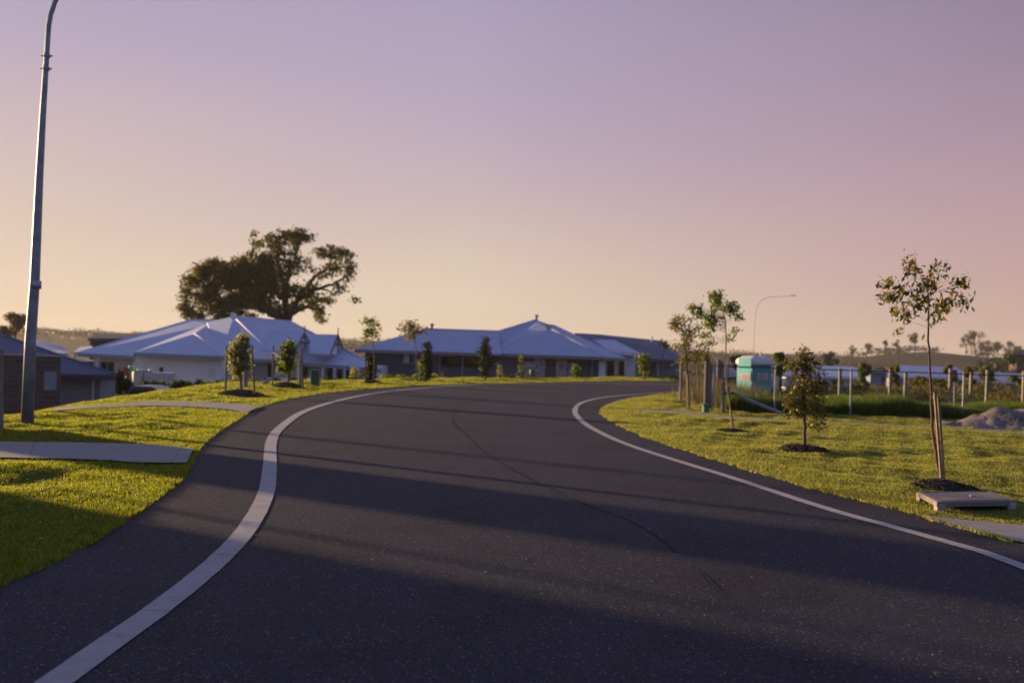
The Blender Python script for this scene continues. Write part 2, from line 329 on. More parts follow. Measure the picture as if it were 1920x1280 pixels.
MT['leaf_far'] = leafmat('far_woodland_leaves', [(0.02,0.03,0.016),(0.035,0.042,0.02),(0.05,0.05,0.02)], (1.5,1.4,0.8), 0.25)

# ------------------------------------------------------------------ mesh builder and tags
def tag(o, label=None, cat=None, group=None, kind=None):
    if label: o['label'] = label
    if cat: o['category'] = cat
    if group: o['group'] = group
    if kind: o['kind'] = kind
    return o
def thing(name, loc, label, cat, group=None, rz=0):
    o = bpy.data.objects.new(name, None); COL.objects.link(o); o.location = loc; o.rotation_euler = (0, 0, rz)
    o.empty_display_size = 0.2
    bpy.context.view_layer.update()
    return tag(o, label, cat, group)
class MB:
    def __init__(s): s.v = []; s.f = []
    def add(s, vs, fs):
        b = len(s.v); s.v += [tuple(x) for x in vs]; s.f += [tuple(b+i for i in f) for f in fs]
    def obox(s, o, ax, ay, az):
        o, ax, ay, az = map(Vector, (o, ax, ay, az))
        vs = [o, o+ax, o+ax+ay, o+ay, o+az, o+ax+az, o+ax+ay+az, o+ay+az]
        s.add(vs, [(0,3,2,1),(4,5,6,7),(0,1,5,4),(1,2,6,5),(2,3,7,6),(3,0,4,7)])
    def box(s, c, d):
        c = Vector(c); s.obox(c-Vector(d)/2, (d[0],0,0), (0,d[1],0), (0,0,d[2]))
    def tube(s, pts, rad, seg=8, cap=True):
        pts = [Vector(p) for p in pts]
        if not hasattr(rad, '__len__'): rad = [rad]*len(pts)
        b = len(s.v); ref = None
        for i, p in enumerate(pts):
            t = (pts[min(i+1, len(pts)-1)]-pts[max(i-1, 0)]).normalized()
            if ref is None:
                ref = t.cross(Vector((0.3,1,0.1)))
                if ref.length < 1e-3: ref = t.cross(Vector((1,0,0)))
            a = (ref-t*ref.dot(t)).normalized(); c = t.cross(a); ref = a
            for k in range(seg):
                w = 2*math.pi*k/seg; s.v.append(tuple(p+(a*math.cos(w)+c*math.sin(w))*rad[i]))
        for i in range(len(pts)-1):
            for k in range(seg):
                k2 = (k+1) % seg
                s.f.append((b+i*seg+k, b+i*seg+k2, b+(i+1)*seg+k2, b+(i+1)*seg+k))
        if cap:
            s.f.append(tuple(b+k for k in range(seg))[::-1]); e = b+(len(pts)-1)*seg; s.f.append(tuple(e+k for k in range(seg)))
    def prism(s, poly, z0, z1):
        n = len(poly); b = len(s.v)
        s.v += [(p[0], p[1], z0) for p in poly]+[(p[0], p[1], z1) for p in poly]
        s.f.append(tuple(b+i for i in range(n))[::-1]); s.f.append(tuple(b+n+i for i in range(n)))
        for i in range(n): j = (i+1) % n; s.f.append((b+i, b+j, b+n+j, b+n+i))
    def slab(s, face, th):
        n = len(face); b = len(s.v); face = [Vector(p) for p in face]
        s.v += [tuple(p) for p in face]+[tuple(p-Vector((0,0,th))) for p in face]
        s.f.append(tuple(b+i for i in range(n))); s.f.append(tuple(b+n+i for i in range(n))[::-1])
        for i in range(n): j = (i+1) % n; s.f.append((b+i, b+n+i, b+n+j, b+j))
    def build(s, name, m, parent=None, smooth=False, bevel=0):
        me = bpy.data.meshes.new(name); me.from_pydata(s.v, [], s.f); me.validate()
        import bmesh
        bm = bmesh.new(); bm.from_mesh(me); bmesh.ops.recalc_face_normals(bm, faces=bm.faces); bm.to_mesh(me); bm.free()
        return link(me, name, m, parent, smooth, bevel)
def link(me, name, m, parent=None, smooth=False, bevel=0):
    me.materials.append(m)
    if smooth: me.polygons.foreach_set('use_smooth', [True]*len(me.polygons))
    o = bpy.data.objects.new(name, me); COL.objects.link(o)
    if parent is not None:
        o.parent = parent; o.matrix_parent_inverse = Matrix.Identity(4)
        # geometry is written in world space: bring it into the parent's space
        w = wmat(parent)
        me.transform(w.inverted())
    if bevel:
        b = o.modifiers.new('bevel', 'BEVEL'); b.width = bevel; b.segments = 2; b.limit_method = 'ANGLE'
    return o
def wmat(o):
    m = Matrix.LocRotScale(o.location, o.rotation_euler, o.scale)
    return wmat(o.parent) @ m if o.parent else m
def fastmesh(name, verts, nper, m, parent=None, faces=None):
    """verts (k*nper,3) : each island is nper verts; faces = index pattern inside an island"""
    verts = np.asarray(verts, np.float32); k = len(verts)//nper
    faces = faces or [tuple(range(nper))]
    loops = np.concatenate([np.array(f) for f in faces]); tot = [len(f) for f in faces]
    li = (np.arange(k)[:, None]*nper+loops[None, :]).ravel().astype(np.int32)
    lt = np.tile(tot, k).astype(np.int32); ls = np.concatenate([[0], np.cumsum(lt)[:-1]]).astype(np.int32)
    me = bpy.data.meshes.new(name); me.vertices.add(len(verts)); me.vertices.foreach_set('co', verts.ravel())
    me.loops.add(len(li)); me.loops.foreach_set('vertex_index', li)
    me.polygons.add(len(lt)); me.polygons.foreach_set('loop_start', ls); me.polygons.foreach_set('loop_total', lt)
    me.update(calc_edges=True)
    return link(me, name, m, parent)
def struct(o): o['kind'] = 'structure'; return o

# ------------------------------------------------------------------ traced ground lines (pixels on the ground -> metres)
GL_px = [(0,1101),(109,1054),(181,1015),(272,954),(340,904),(363,874),(372,850),(399,820),(453,784),(490,763),(540,749),(597,738.5),(680,730),(753,724.5),(867,719.5),(960,717.5),(1048,716),(1150,714.0)]
GR_px = [(1920,1025),(1850,1003),(1711,963),(1643,947),(1552,924),(1461,899),(1371,872),(1280,843),(1229,827),(1184,809),(1143,788),(1127,773),(1139,761),(1184,748),(1252,739),(1310,734)]
KLa = [(63,1280),(181,1194),(281,1135),(394,1044),(453,981),(487,922),(496,868),(501,822),(521,797),(567,768),(640,747),(712,734.5),(776,728),(867,721.3),(1000,717.6)]
KLb = [(140,1280),(227,1221),(326,1137),(408,1072),(476,999),(512,922),(516,872),(519,827),(538,800),(582,771),(650,749.5),(716,736.5),(780,729.8),(867,722.7),(1000,718.8)]
KRc = [(1920,1063),(1733,1004),(1552,954),(1371,895),(1280,867),(1184,836),(1130,813),(1093,791),(1078,770),(1093,754),(1139,744),(1207,738),(1280,734),(1330,732)]
def smooth_line(pts, n):
    pts = [Vector((p[0], p[1], 0)) for p in pts]
    ext = [pts[0]*2-pts[1]]+pts+[pts[-1]*2-pts[-2]]; out = []
    for i in range(1, len(ext)-2):
        p0, p1, p2, p3 = ext[i-1:i+3]
        for k in range(8):
            t = k/8
            out.append(0.5*((2*p1)+(p2-p0)*t+(2*p0-5*p1+4*p2-p3)*t*t+(3*p1-p0-3*p2+p3)*t*t*t))
    out.append(pts[-1])
    L = [0]
    for a, b in zip(out, out[1:]): L.append(L[-1]+(b-a).length)
    L = np.array(L); q = np.linspace(0, L[-1], n)
    return [Vector((float(np.interp(s, L, [o.x for o in out])), float(np.interp(s, L, [o.y for o in out])), 0)) for s in q]
GL = [gp(*p) for p in GL_px]; GR = [gp(*p) for p in GR_px]
GL = [Vector((-3.6,-25,0)), Vector((-3.4,-8,0)), Vector((-3.2,2,0))]+GL+[Vector((9.5,57.5,0)), Vector((17,62.5,0)), Vector((32,68,0)), Vector((70,78,0))]
GR = [Vector((4.6,-25,0)), Vector((4.9,-8,0)), Vector((5.0,3,0))]+GR+[Vector((14,46.5,0)), Vector((30,54,0)), Vector((72,66,0))]
nL = 260
GLs, GRs = smooth_line(GL, nL), smooth_line(GR, nL)
ROADPOLY = np.array([(p.x, p.y) for p in GLs]+[(p.x, p.y) for p in reversed(GRs)])

# ground sheet, with small swells in the turf that flatten towards road and paths
PATHL = [np.array([(gp(*p).x, gp(*p).y) for p in q]) for q in ([(-130,843),(0,847),(181,850),(356,858)], [(100,771),(200,764),(280,759),(408,763),(475,770)], [(1190,768),(1290,774),(1350,782),(1540,792),(1780,805),(2100,823)], [(1726,967),(1800,982),(1920,1002),(2150,1050)])]
def linedist(x, y, pl):
    d = np.full(np.shape(x), 1e9)
    for (ax, ay), (bx, by) in zip(pl, pl[1:]):
        ex, ey = bx-ax, by-ay; t = np.clip(((x-ax)*ex+(y-ay)*ey)/(ex*ex+ey*ey), 0, 1); d = np.minimum(d, np.hypot(x-ax-t*ex, y-ay-t*ey))
    return d
def swell(x, y, s):
    w = 0.045*np.sin(x*1.5+np.sin(y*0.9)*2)*np.sin(y*1.0+0.6*x)+0.022*np.sin(x*3.9+2*np.sin(y*1.7))*np.sin(y*3.1-1.3*np.sin(x*2.3))+0.012*np.sin(x*8.3+y*3.1)*np.sin(y*7.1-x*2.0)
    w = w*np.clip((s-0.3)/1.2, 0, 1)*(y < 70)
    near = (np.abs(x) < 30) & (y < 45)
    for k, pl in enumerate(PATHL): w = np.where(near, w*np.clip((linedist(x, y, pl)-(1.0 if k != 2 else .2))/0.8, 0, 1), w)
    return w
def axis(lo, hi, fl, fh, step, grow=1.13):
    a = list(np.arange(fl, fh+1e-6, step)); s = step
    while a[-1] < hi: s *= grow; a.append(a[-1]+s)
    s = step
    while a[0] > lo: s *= grow; a.insert(0, a[0]-s)
    return np.array(a)
ax_, ay_ = axis(-2600, 2600, -26, 30, 0.35), axis(-300, 2600, -6, 72, 0.35)
Xg, Yg = np.meshgrid(ax_, ay_)
Zg = H(Xg, Yg)
sdR = sdist(Xg, Yg, ROADPOLY[::4])
Zg = Zg - 0.07*np.clip(-sdR/0.4, 0, 1)
Zg = Zg + swell(Xg, Yg, sdR)
me = bpy.data.meshes.new('ground'); nv = Xg.size
me.vertices.add(nv); me.vertices.foreach_set('co', np.stack([Xg.ravel(), Yg.ravel(), Zg.ravel()], 1).astype(np.float32).ravel())
ny, nx = Xg.shape; I = (np.arange(ny-1)[:, None]*nx+np.arange(nx-1)[None, :]).ravel()
Q = np.stack([I, I+1, I+nx+1, I+nx], 1).astype(np.int32)
me.loops.add(Q.size); me.loops.foreach_set('vertex_index', Q.ravel()); me.polygons.add(len(Q))
me.polygons.foreach_set('loop_start', (np.arange(len(Q))*4).astype(np.int32)); me.polygons.foreach_set('loop_total', np.full(len(Q), 4, np.int32))
me.update(calc_edges=True)
struct(link(me, 'ground', MT['ground'], smooth=True))
RP = ROADPOLY[::4]
def gz(x, y, s=None):
    x = np.asarray(x, float); y = np.asarray(y, float)
    if s is None: s = sdist(x, y, RP)
    return H(x, y)+swell(x, y, s)

def strip(name, A, B, m, dz, cross=1, uv=False):
    vs = []; n = len(A)
    for a, b in zip(A, B):
        for k in range(cross+1):
            p = a.lerp(b, k/cross); vs.append((p.x, p.y, float(H(p.x, p.y))+dz))
    fs = [(i*(cross+1)+k, i*(cross+1)+k+1, (i+1)*(cross+1)+k+1, (i+1)*(cross+1)+k) for i in range(n-1) for k in range(cross)]
    me = bpy.data.meshes.new(name); me.from_pydata(vs, [], fs)
    import bmesh
    bm = bmesh.new(); bm.from_mesh(me)
    bmesh.ops.recalc_face_normals(bm, faces=bm.faces)
    if sum(f.normal.z for f in bm.faces) < 0: bmesh.ops.reverse_faces(bm, faces=bm.faces)
    bm.to_mesh(me); bm.free()
    if uv:
        L = [0]
        for a, b in zip(A, A[1:]): L.append(L[-1]+(b-a).length)
        lay = me.uv_layers.new(name='UVMap')
        for lp in me.loops:
            i = lp.vertex_index; lay.data[lp.index].uv = (L[i//(cross+1)], (i % (cross+1))/cross)
    return struct(link(me, name, m, smooth=True))
strip('road', GLs, GRs, MT['asphalt'], 0.0, 14)
# flush concrete edge strips
def offset(line, w):
    out = []
    for i, p in enumerate(line):
        t = (line[min(i+1, len(line)-1)]-line[max(i-1, 0)]); t.z = 0; t.normalize()
        out.append(p+Vector((-t.y, t.x, 0))*w)
    return out
kl = [(gp(*a)+gp(*b))/2 for a, b in zip(KLa, KLb)]
kl = [Vector((-1.95,-20,0)), Vector((-1.98,-6,0)), Vector((-2.02,0,0)), Vector((-2.05,3,0)), kl[0]*2-kl[1]]+kl+[Vector((kl[-1].x+8, kl[-1].y+5.5, 0)), Vector((kl[-1].x+20, kl[-1].y+9.0, 0)), Vector((70,75.5,0))]
kls = smooth_line(kl, 900)
def rough(l): return [p+Vector((0.006*mnoise.noise(Vector((i*1.7, p.x, 0))), 0.006*mnoise.noise(Vector((i*2.3, 5, p.y))), 0)) for i, p in enumerate(l)]
strip('kerb_strip', rough(offset(kls, 0.086)), rough(offset(kls, -0.086)), MT['kerb'], 0.006, 1, True)
kr = [gp(*p) for p in KRc]
kr = [Vector((3.6,-20,0)), Vector((3.8,-2,0)), Vector((4.05,4,0))]+kr+[Vector((14,48.2,0)), Vector((30,55.6,0)), Vector((72,67.6,0))]
krs = smooth_line(kr, 260)
strip('kerb_strip', offset(krs, 0.07), offset(krs, -0.07), MT['kerb'], 0.006, 1, True)
# wandering dark seam along the lane joint
sm = smooth_line([gp(*p) for p in [(930,742),(880,752),(852,768),(848,790),(870,812),(905,845),(960,880),(1050,925),(1110,950),(1200,985),(1290,1050),(1345,1105),(1390,1155),(1440,1200)]], 120)
sA, sB = offset(sm, 0.024), offset(sm, -0.024)
for i, (a, b) in enumerate(zip(sA, sB)):
    w = 0.5+0.9*mnoise.noise(Vector((i*0.35, 3, 0))); c = (a+b)/2+Vector((0.03*mnoise.noise(Vector((i*0.8, 9, 0))), 0, 0)); f = max(0.15, w)*min(1, (len(sA)-i)/22+0.08, i/15+0.1)
    sA[i] = c+(a-b)/2*f; sB[i] = c-(a-b)/2*f
strip('road_seam', sA, sB, MT['seam'], 0.005)
# concrete paths
def path(name, top, bot, n=40, dz=0.035):
    return strip(name, smooth_line([gp(*p) for p in top], n), smooth_line([gp(*p) for p in bot], n), MT['conc'], dz, 4, True)
path('path', [(-130,828),(0,832),(181,834),(300,838),(363,845)], [(-130,859),(0,862),(181,866),(254,871),(349,872)])
path('path', [(100,769),(200,761),(280,755),(408,757),(488,764)], [(100,773),(200,766),(300,763),(408,768),(462,776)])
path('path', [(1190,767),(1290,771),(1350,780),(1540,791),(1780,804),(2100,822)], [(1190,769),(1290,776),(1350,783.5),(1540,792.6),(1780,805.6),(2100,824)], dz=0.012)
path('path', [(1726,966),(1800,975),(1920,986),(2150,1010)], [(1728,968),(1800,988),(1920,1019),(2150,1090)], dz=0.012)

# ------------------------------------------------------------------ grass
def frust(x, y, z, mg=140):
    q = np.stack([x, y, z-EYE], 1); f = q@np.array(fwd); r = q@np.array(rgt); u = q@np.array(upv)
    px = CX+FPX*r/np.maximum(f, .1); py = CY-FPX*u/np.maximum(f, .1)
    return (f > 1) & (px > -mg) & (px < 1920+mg) & (py < 1280+mg)
def blades(x, y, z, hgt, wid, lean=0.5):
    n = len(x); a = rng.uniform(0, 2*np.pi, n); h = hgt*rng.uniform(0.55, 1.25, n); w = wid*rng.uniform(0.7, 1.3, n)
    la = rng.uniform(0, 2*np.pi, n); ll = h*lean*rng.uniform(0.1, 1.1, n)
    b = np.stack([x, y, z], 1); d = np.stack([np.cos(a), np.sin(a), 0*a], 1)*w[:, None]
    tip = b+np.stack([np.cos(la)*ll, np.sin(la)*ll, h], 1)
    return np.stack([b-d/2, b+d/2, tip], 1).reshape(-1, 3)
PATHP = [np.array([(gp(*p).x, gp(*p).y) for p in q]) for q in (
    [(-130,828),(0,832),(181,834),(300,838),(363,845),(349,872),(254,871),(181,866),(0,862),(-130,859)],
    [(100,769),(200,761),(280,755),(408,757),(488,764),(462,776),(408,768),(300,763),(200,766),(100,773)],
    [(1190,767),(1290,771),(1350,780),(1540,791),(1780,804),(2100,822),(2100,824),(1780,805.6),(1540,792.6),(1350,783.5),(1290,776),(1190,769)],
    [(1726,966),(1800,975),(1920,986),(2150,1010),(2150,1090),(1920,1019),(1800,988),(1728,968)])]
MOUNDS = []   # filled below, (x,y,r)
def lawn(name, poly_test, xr, yr, n, hb, m, label):
    # density falls with distance
    y = yr[0]*(yr[1]/yr[0])**rng.uniform(0, 1, n); x = rng.uniform(*xr, n)
    keep = (x > -0.56*y-.5) & (x < 0.56*y+.5)
    x, y = x[keep], y[keep]; keep = poly_test(x, y); x, y = x[keep], y[keep]
    s = sdist(x, y, RP); edge = 0.05*np.sin(x*7+y*5)+0.04*np.sin(x*17-y*13)
    k = s > -0.02+edge*0.6
    for pp in PATHP: k &= sdist(x, y, pp) > 0.0+0.02*np.sin(x*23)
    for (mx, my, mr) in MOUNDS: k &= np.hypot((x-mx), (y-my)) > mr*0.86
    x, y, s = x[k], y[k], s[k]
    z = gz(x, y, s)
    k = frust(x, y, z); x, y, z, s = x[k], y[k], z[k], s[k]
    d = np.hypot(x, y)
    # patchy mowing: tufts and thin spots
    pat = 0.5+0.5*np.sin(x*2.1+1.7*np.sin(y*1.3))*np.sin(y*2.7+1.2*np.sin(x*1.9))
    pat2 = np.sin(x*9.3+3*np.sin(y*4.1))*np.sin(y*8.1+2*np.sin(x*5.3))
    h = hb*(0.75+0.4*pat+0.3*np.clip(pat2, 0, 1))*(1+0.35*np.exp(-np.maximum(s, 0)/0.25))
    w = 0.0035+0.00075*d
    v = blades(x, y, z-0.005, h, w, 0.9)
    o = fastmesh(name, v, 3, m); tag(o, label, None, None, 'stuff'); print(name, len(x)); return o
LEFTB = np.array([(-3.0,-8),(-3.0,3)]+[(p.x-0, p.y) for p in GLs if p.y > 3 and p.x < 20]+[(20,68),(9.6,64),(1,57),(-5.6,47),(-8.5,42.5),(-11,37),(-11.5,30),(-11.2,22),(-11.5,3)])

# ------------------------------------------------------------------ foliage
LEAF_F = [(0, 1, 2), (0, 2, 3)]
def leaves(cent, size, droop=0.0, aspect=0.42):
    n = len(cent); ax = rng.normal(size=(n, 3)); ax[:, 2] -= droop
    ax /= np.linalg.norm(ax, axis=1)[:, None]; q = rng.normal(size=(n, 3)); b = np.cross(ax, q); b /= np.linalg.norm(b, axis=1)[:, None]
    c = np.cross(ax, b); L = (size*rng.uniform(0.6, 1.3, n))[:, None]; w = L*aspect
    p0 = cent-ax*L*0.5; p2 = cent+ax*L*0.5; p1 = cent+b*w*0.5+c*w*0.18; p3 = cent-b*w*0.5+c*w*0.18
    return np.stack([p0, p1, p2, p3], 1).reshape(-1, 3)
def ell_pts(c, r, n, shell=0.55):
    q = rng.normal(size=(n, 3)); q /= np.linalg.norm(q, axis=1)[:, None]
    q *= (shell+(1-shell)*rng.uniform(0, 1, n))[:, None]
    return np.array(c)[None, :]+q*np.array(r)[None, :]
def trunk_at(tr, z):
    for (a, ra), (b, rb) in zip(tr, tr[1:]):
        if a.z <= z <= b.z:
            t = (z-a.z)/max(1e-6, b.z-a.z); return a.lerp(b, t), ra+(rb-ra)*t
    return (tr[-1] if z > tr[-1][0].z else tr[0])
def make_tree(name, label, cat, group, trunk_px, d, r0, r1, crown, leaf, bark, lm, droop=0.3, aspect=0.42, ncl=None, rc=0.12, shell=0.4, twig=0.004, basepy=None, zoff=0.0, twigs=True):
    """trunk_px: pixel track of the stem at distance d; crown: (px,py,rx,ry,n) blobs"""
    k = 1/ppm(d); tr = []
    for i, (px, py) in enumerate(trunk_px):
        p = P(px, py, d); t = i/max(1, len(trunk_px)-1); tr.append((p, r0+(r1-r0)*t))
    g = float(gz(tr[0][0].x, tr[0][0].y)); tr[0][0].z = min(tr[0][0].z, g+0.02)-0.03
    root = thing(name, (tr[0][0].x, tr[0][0].y, g), label, cat, group)
    tb = MB(); 
    pts = [a for a, _ in tr]; sm_ = []; rad = []
    for i in range(len(pts)-1):
        for q in range(4):
            t = q/4; sm_.append(pts[i].lerp(pts[i+1], t)+Vector((rng.normal()*r1*0.5, rng.normal()*r1*0.5, 0))*(1 if i+q else 0)); rad.append(tr[i][1]+(tr[i+1][1]-tr[i][1])*t)
    sm_.append(pts[-1]); rad.append(r1); rad[0] *= 1.35
    tb.tube(sm_, rad, 8)
    allp = []
    for (px, py, rx, ry, n) in crown:
        c = P(px, py, d+rng.uniform(-0.3, 0.3)*rx*k); R3 = (rx*k, rx*k*0.9, ry*k)
        m_ = max(3, int(n/ (ncl or 14))); cc = ell_pts(c, R3, m_, shell)
        for q in cc:
            q = Vector(q); zb = max(tr[0][0].z+0.25*(tr[-1][0].z-tr[0][0].z), min(q.z-0.22*math.hypot(q.x-tr[-1][0].x, q.y-tr[-1][0].y)-0.04, tr[-1][0].z))
            a, ra = trunk_at(tr, zb)
            if twigs:
                mid = a.lerp(q, 0.5)+Vector((rng.normal(), rng.normal(), 0.6+rng.normal()*0.5))*0.06*(q-a).length
                tr_ = min(ra*0.5, max(twig, twig*(q-a).length*1.2))
                if rng.uniform() < (0.5 if twig < 0.0018 else 1): tb.tube([a, mid, q], [tr_, tr_*0.7, tr_*0.35], 5, False)
            nl = max(1, int(n/m_)); pt = np.array(q)[None, :]+rng.normal(size=(nl, 3))*rc*np.array([1, 1, 0.8])
            allp.append(pt)
    tb.build('trunk', bark, root, True)
    ap = np.concatenate(allp)
    fastmesh('crown', leaves(ap, leaf, droop, aspect), 4, lm, root, LEAF_F)
    return root
def mound(px, py, rpx, hgt, label, group='bark mulch mounds round the young trees', m=None):
    b = gp(px, py); d = b.y; r = rpx/ppm(d); MOUNDS.append((b.x, b.y, r)); n = 28; rings = 9
    vs = [(b.x, b.y, b.z+hgt)]; fs = []
    for i in range(1, rings+1):
        for k in range(n):
            a = 2*math.pi*k/n; t = i/rings; rr = r*t*(1+0.08*mnoise.noise(Vector((math.cos(a)*2, math.sin(a)*2, b.x))))
            x, y = b.x+rr*math.cos(a), b.y+rr*math.sin(a)*0.95
            zz_ = hgt*(1-t*t)**1.0+0.035*mnoise.noise(Vector((x*9, y*9, 0)))*(1-t)+0.015*mnoise.noise(Vector((x*30, y*30, 0)))
            vs.append((x, y, float(gz(x, y))+zz_-(0.06 if i == rings else 0)))
    fs += [(0, 1+k, 1+(k+1) % n) for k in range(n)]
    for i in range(rings-1):
        for k in range(n): a = 1+i*n; fs.append((a+k, a+n+k, a+n+(k+1) % n, a+(k+1) % n))
    q = MB(); q.add(vs, fs); root = thing('mulch_mound', b, label, 'mulch', group)
    q.build('soil_heap', MT['mulch'], root, True)
    # bark chips lying on it
    nn = 700; a = rng.uniform(0, 6.28, nn); t = np.sqrt(rng.uniform(0, 1, nn)); cs = []
    x = b.x+r*t*np.cos(a); y = b.y+r*t*np.sin(a)*.95; z = gz(x, y)+hgt*(1-t*t)+0.012
    ch = fastmesh('bark_chips', leaves(np.stack([x, y, z], 1), 0.05, 0, 0.5), 4, MT['mulch'], root, LEAF_F); ch['kind'] = 'stuff'
    return b
def post(name, px, ytop, ybot, d, r, m, label, cat, group=None, lean=0, sq=False, parent=None):
    a = PZ(px, d, float(gz(PZ(px, d, 0).x, d))-0.1); b = P(px+lean, ytop, d)
    q = MB()
    if sq: q.obox(a-Vector((r, r, 0)), (2*r, 0, 0), (0, 2*r, 0), b-a)
    else: q.tube([a, b], [r, r*0.95], 8)
    o = q.build(name, m, parent, not sq and False)
    if parent is None: tag(o, label, cat, group)
    return o

# ================================================================== RIGHT SIDE SAPLINGS
GT = 'young street trees'
mound(1772, 915, 62, 0.10, 'broad flat mulch mound behind the concrete pit lid')
mound(1508, 848, 46, 0.08, 'mulch mound under the dense brown-green bushy young tree')
mound(1377, 810, 36, 0.08, 'mulch mound under the tall leafy sapling leaning over the portable toilet')
# near gum sapling
d1 = gp(1765, 903).y
make_tree('young_tree', 'thin gum sapling with sparse rusty leaves beside the concrete pit lid', 'tree', GT,
    [(1764,905),(1757,860),(1748,800),(1747,742),(1744,690),(1741,640),(1740,600),(1742,570),(1738,530)], d1, 0.022, 0.008,
    [(1668,535,26,13,63),(1665,560,24,22,82),(1690,585,26,24,90),(1715,500,18,20,67),(1760,505,22,16,60),(1742,540,34,26,105),(1790,535,22,22,82),(1775,570,36,22,105),(1806,560,18,14,45),(1725,565,30,26,90),(1695,545,26,20,60),(1760,600,26,10,24),(1682,622,12,14,12),(1722,632,10,6,4),(1712,480,8,8,12)],
    0.10, MT['bark'], MT['leaf_gum'], droop=0.9, aspect=0.34, ncl=8, rc=0.045, shell=0.1, twig=0.0016)
def stake(px0, py0, px1, py1, d, label, tie=None, w=0.017):
    a = P(px0, py0, d); a.z = float(gz(a.x, a.y))-0.05; b = P(px1, py1, d)
    root = thing('tree_stake', a, label, 'stake', 'timber stakes beside the young trees')
    q = MB(); q.obox(a-Vector((w, w, 0)), (2*w, 0, 0), (0, 2*w, 0), b-a); q.build('stake_shaft', MT['timber'], root, bevel=0.003)
    if tie:
        q = MB(); q.tube([P(*tie[0], d), P((tie[0][0]+tie[1][0])/2, (tie[0][1]+tie[1][1])/2-1, d-0.02), P(*tie[1], d)], [0.02, 0.014, 0.022], 8); q.build('hessian_tie', MT['hessian'], root, True)
stake(1771, 903, 1759, 740, d1+0.14, 'taller timber stake tied with hessian to the thin gum sapling by the pit lid', ((1749,747),(1761,741)))
stake(1767, 901, 1753, 737, d1-0.10, 'timber stake standing closest against the stem of the thin gum sapling')
# dense bushy tree
d2 = gp(1508, 846).y
make_tree('young_tree', 'dense bushy young tree with brown-green leaves down to a low side shoot', 'tree', GT,
    [(1508,846),(1509,800),(1507,750),(1506,700),(1505,655)], d2, 0.034, 0.012,
    [(1505,665,15,22,190),(1495,690,24,22,300),(1525,690,22,22,260),(1507,720,34,24,420),(1485,742,22,22,260),(1530,738,22,24,260),(1508,765,34,22,340),(1490,772,18,12,120),(1535,765,12,14,90),(1532,792,17,14,110),(1545,780,8,8,30)],
    0.068, MT['bark'], MT['leaf_glossy'], droop=-0.2, aspect=0.5, ncl=10, rc=0.045, shell=0.35, twig=0.002)
# tall leafy sapling
d3 = gp(1376, 806).y
make_tree('young_tree', 'tall sapling with a ragged dark green crown leaning over the portable toilet', 'tree', GT,
    [(1376,806),(1370,770),(1363,720),(1360,680),(1362,640),(1360,600),(1350,565)], d3, 0.021, 0.008,
    [(1300,575,14,8,90),(1310,585,16,12,160),(1345,565,22,22,330),(1372,580,18,16,240),(1335,595,24,16,260),(1385,592,9,9,70),(1330,610,18,12,150),(1345,552,20,10,120),(1325,630,14,10,70),(1380,620,10,7,40),(1370,635,12,6,40),(1340,640,12,8,40)],
    0.085, MT['palebark'], MT['leaf_green'], droop=0.7, aspect=0.38, ncl=9, rc=0.05, shell=0.2, twig=0.002)
stake(1373, 806, 1366, 720, d3+0.12, 'timber stake tied to the tall sapling in front of the portable toilet', ((1362,727),(1368,724)))
d4 = gp(1290, 768).y
make_tree('young_tree', 'grey-green young tree with drooping crown beside the short pale fence corner posts', 'tree', GT,
    [(1289,768),(1289,730),(1288,690),(1285,650),(1280,620)], d4, 0.045, 0.014,
    [(1275,603,20,12,220),(1265,612,14,12,130),(1290,630,22,16,280),(1280,650,22,14,240),(1300,665,24,12,200),(1285,675,18,12,150),(1320,650,14,10,90),(1310,620,10,10,50)],
    0.10, MT['bark'], MT['leaf_gum'], droop=0.7, aspect=0.4, ncl=9, rc=0.08, shell=0.25, twig=0.002)
stake(1292, 768, 1290, 705, d4-0.1, 'pale timber stake tied to the grey-green young tree by the fence corner', ((1287,705),(1293,703)), 0.03)
make_tree('young_tree', 'small thin-stemmed sapling between the fence corner and the grey-green tree', 'tree', GT,
    [(1313,752),(1309,715),(1306,680),(1310,660)], gp(1313,752).y, 0.03, 0.012,
    [(1318,665,16,14,120),(1305,672,10,10,60)], 0.10, MT['palebark'], MT['leaf_gum'], droop=0.5, ncl=8, rc=0.08, twig=0.002)

# concrete pit lid on low risers
pc = gp(1812, 946); dpt = pc.y
pit = thing('pit_lid', (pc.x, pc.y, pc.z), 'raised grey concrete pit lid on the lawn edge beside the staked gum sapling', 'pit lid')
def gx(px, py, z): 
    v = ray(px, py); k = (z-EYE)/v.z; return Vector((v.x*k, v.y*k, z))
zt = pc.z+0.12
c4 = [gx(1720,921,zt), gx(1757,940,zt), gx(1904,938,zt), gx(1858,920,zt)]
q = MB(); vs = c4+[c-Vector((0,0,0.06)) for c in c4]
q.add(vs, [(0,1,2,3),(7,6,5,4),(0,4,5,1),(1,5,6,2),(2,6,7,3),(3,7,4,0)]); q.build('slab', mat('pit_concrete', (0.19,0.17,0.155), 0.9, 0, 0.2, 9, 0.4, 60), pit, bevel=0.008)
cen = sum(c4, Vector())/4
ins = [cen+(c-cen)*0.90 for c in c4]; vs = [Vector((c.x, c.y, zt-0.09)) for c in ins]+[Vector((c.x, c.y, pc.z-0.1)) for c in ins]
for i in (0, 1, 2, 3):
    c = ins[i]; q = MB(); q.box((c.x, c.y, pc.z+0.0), (0.09, 0.09, 0.2)); q.build('riser_block', MT['stone'], pit)
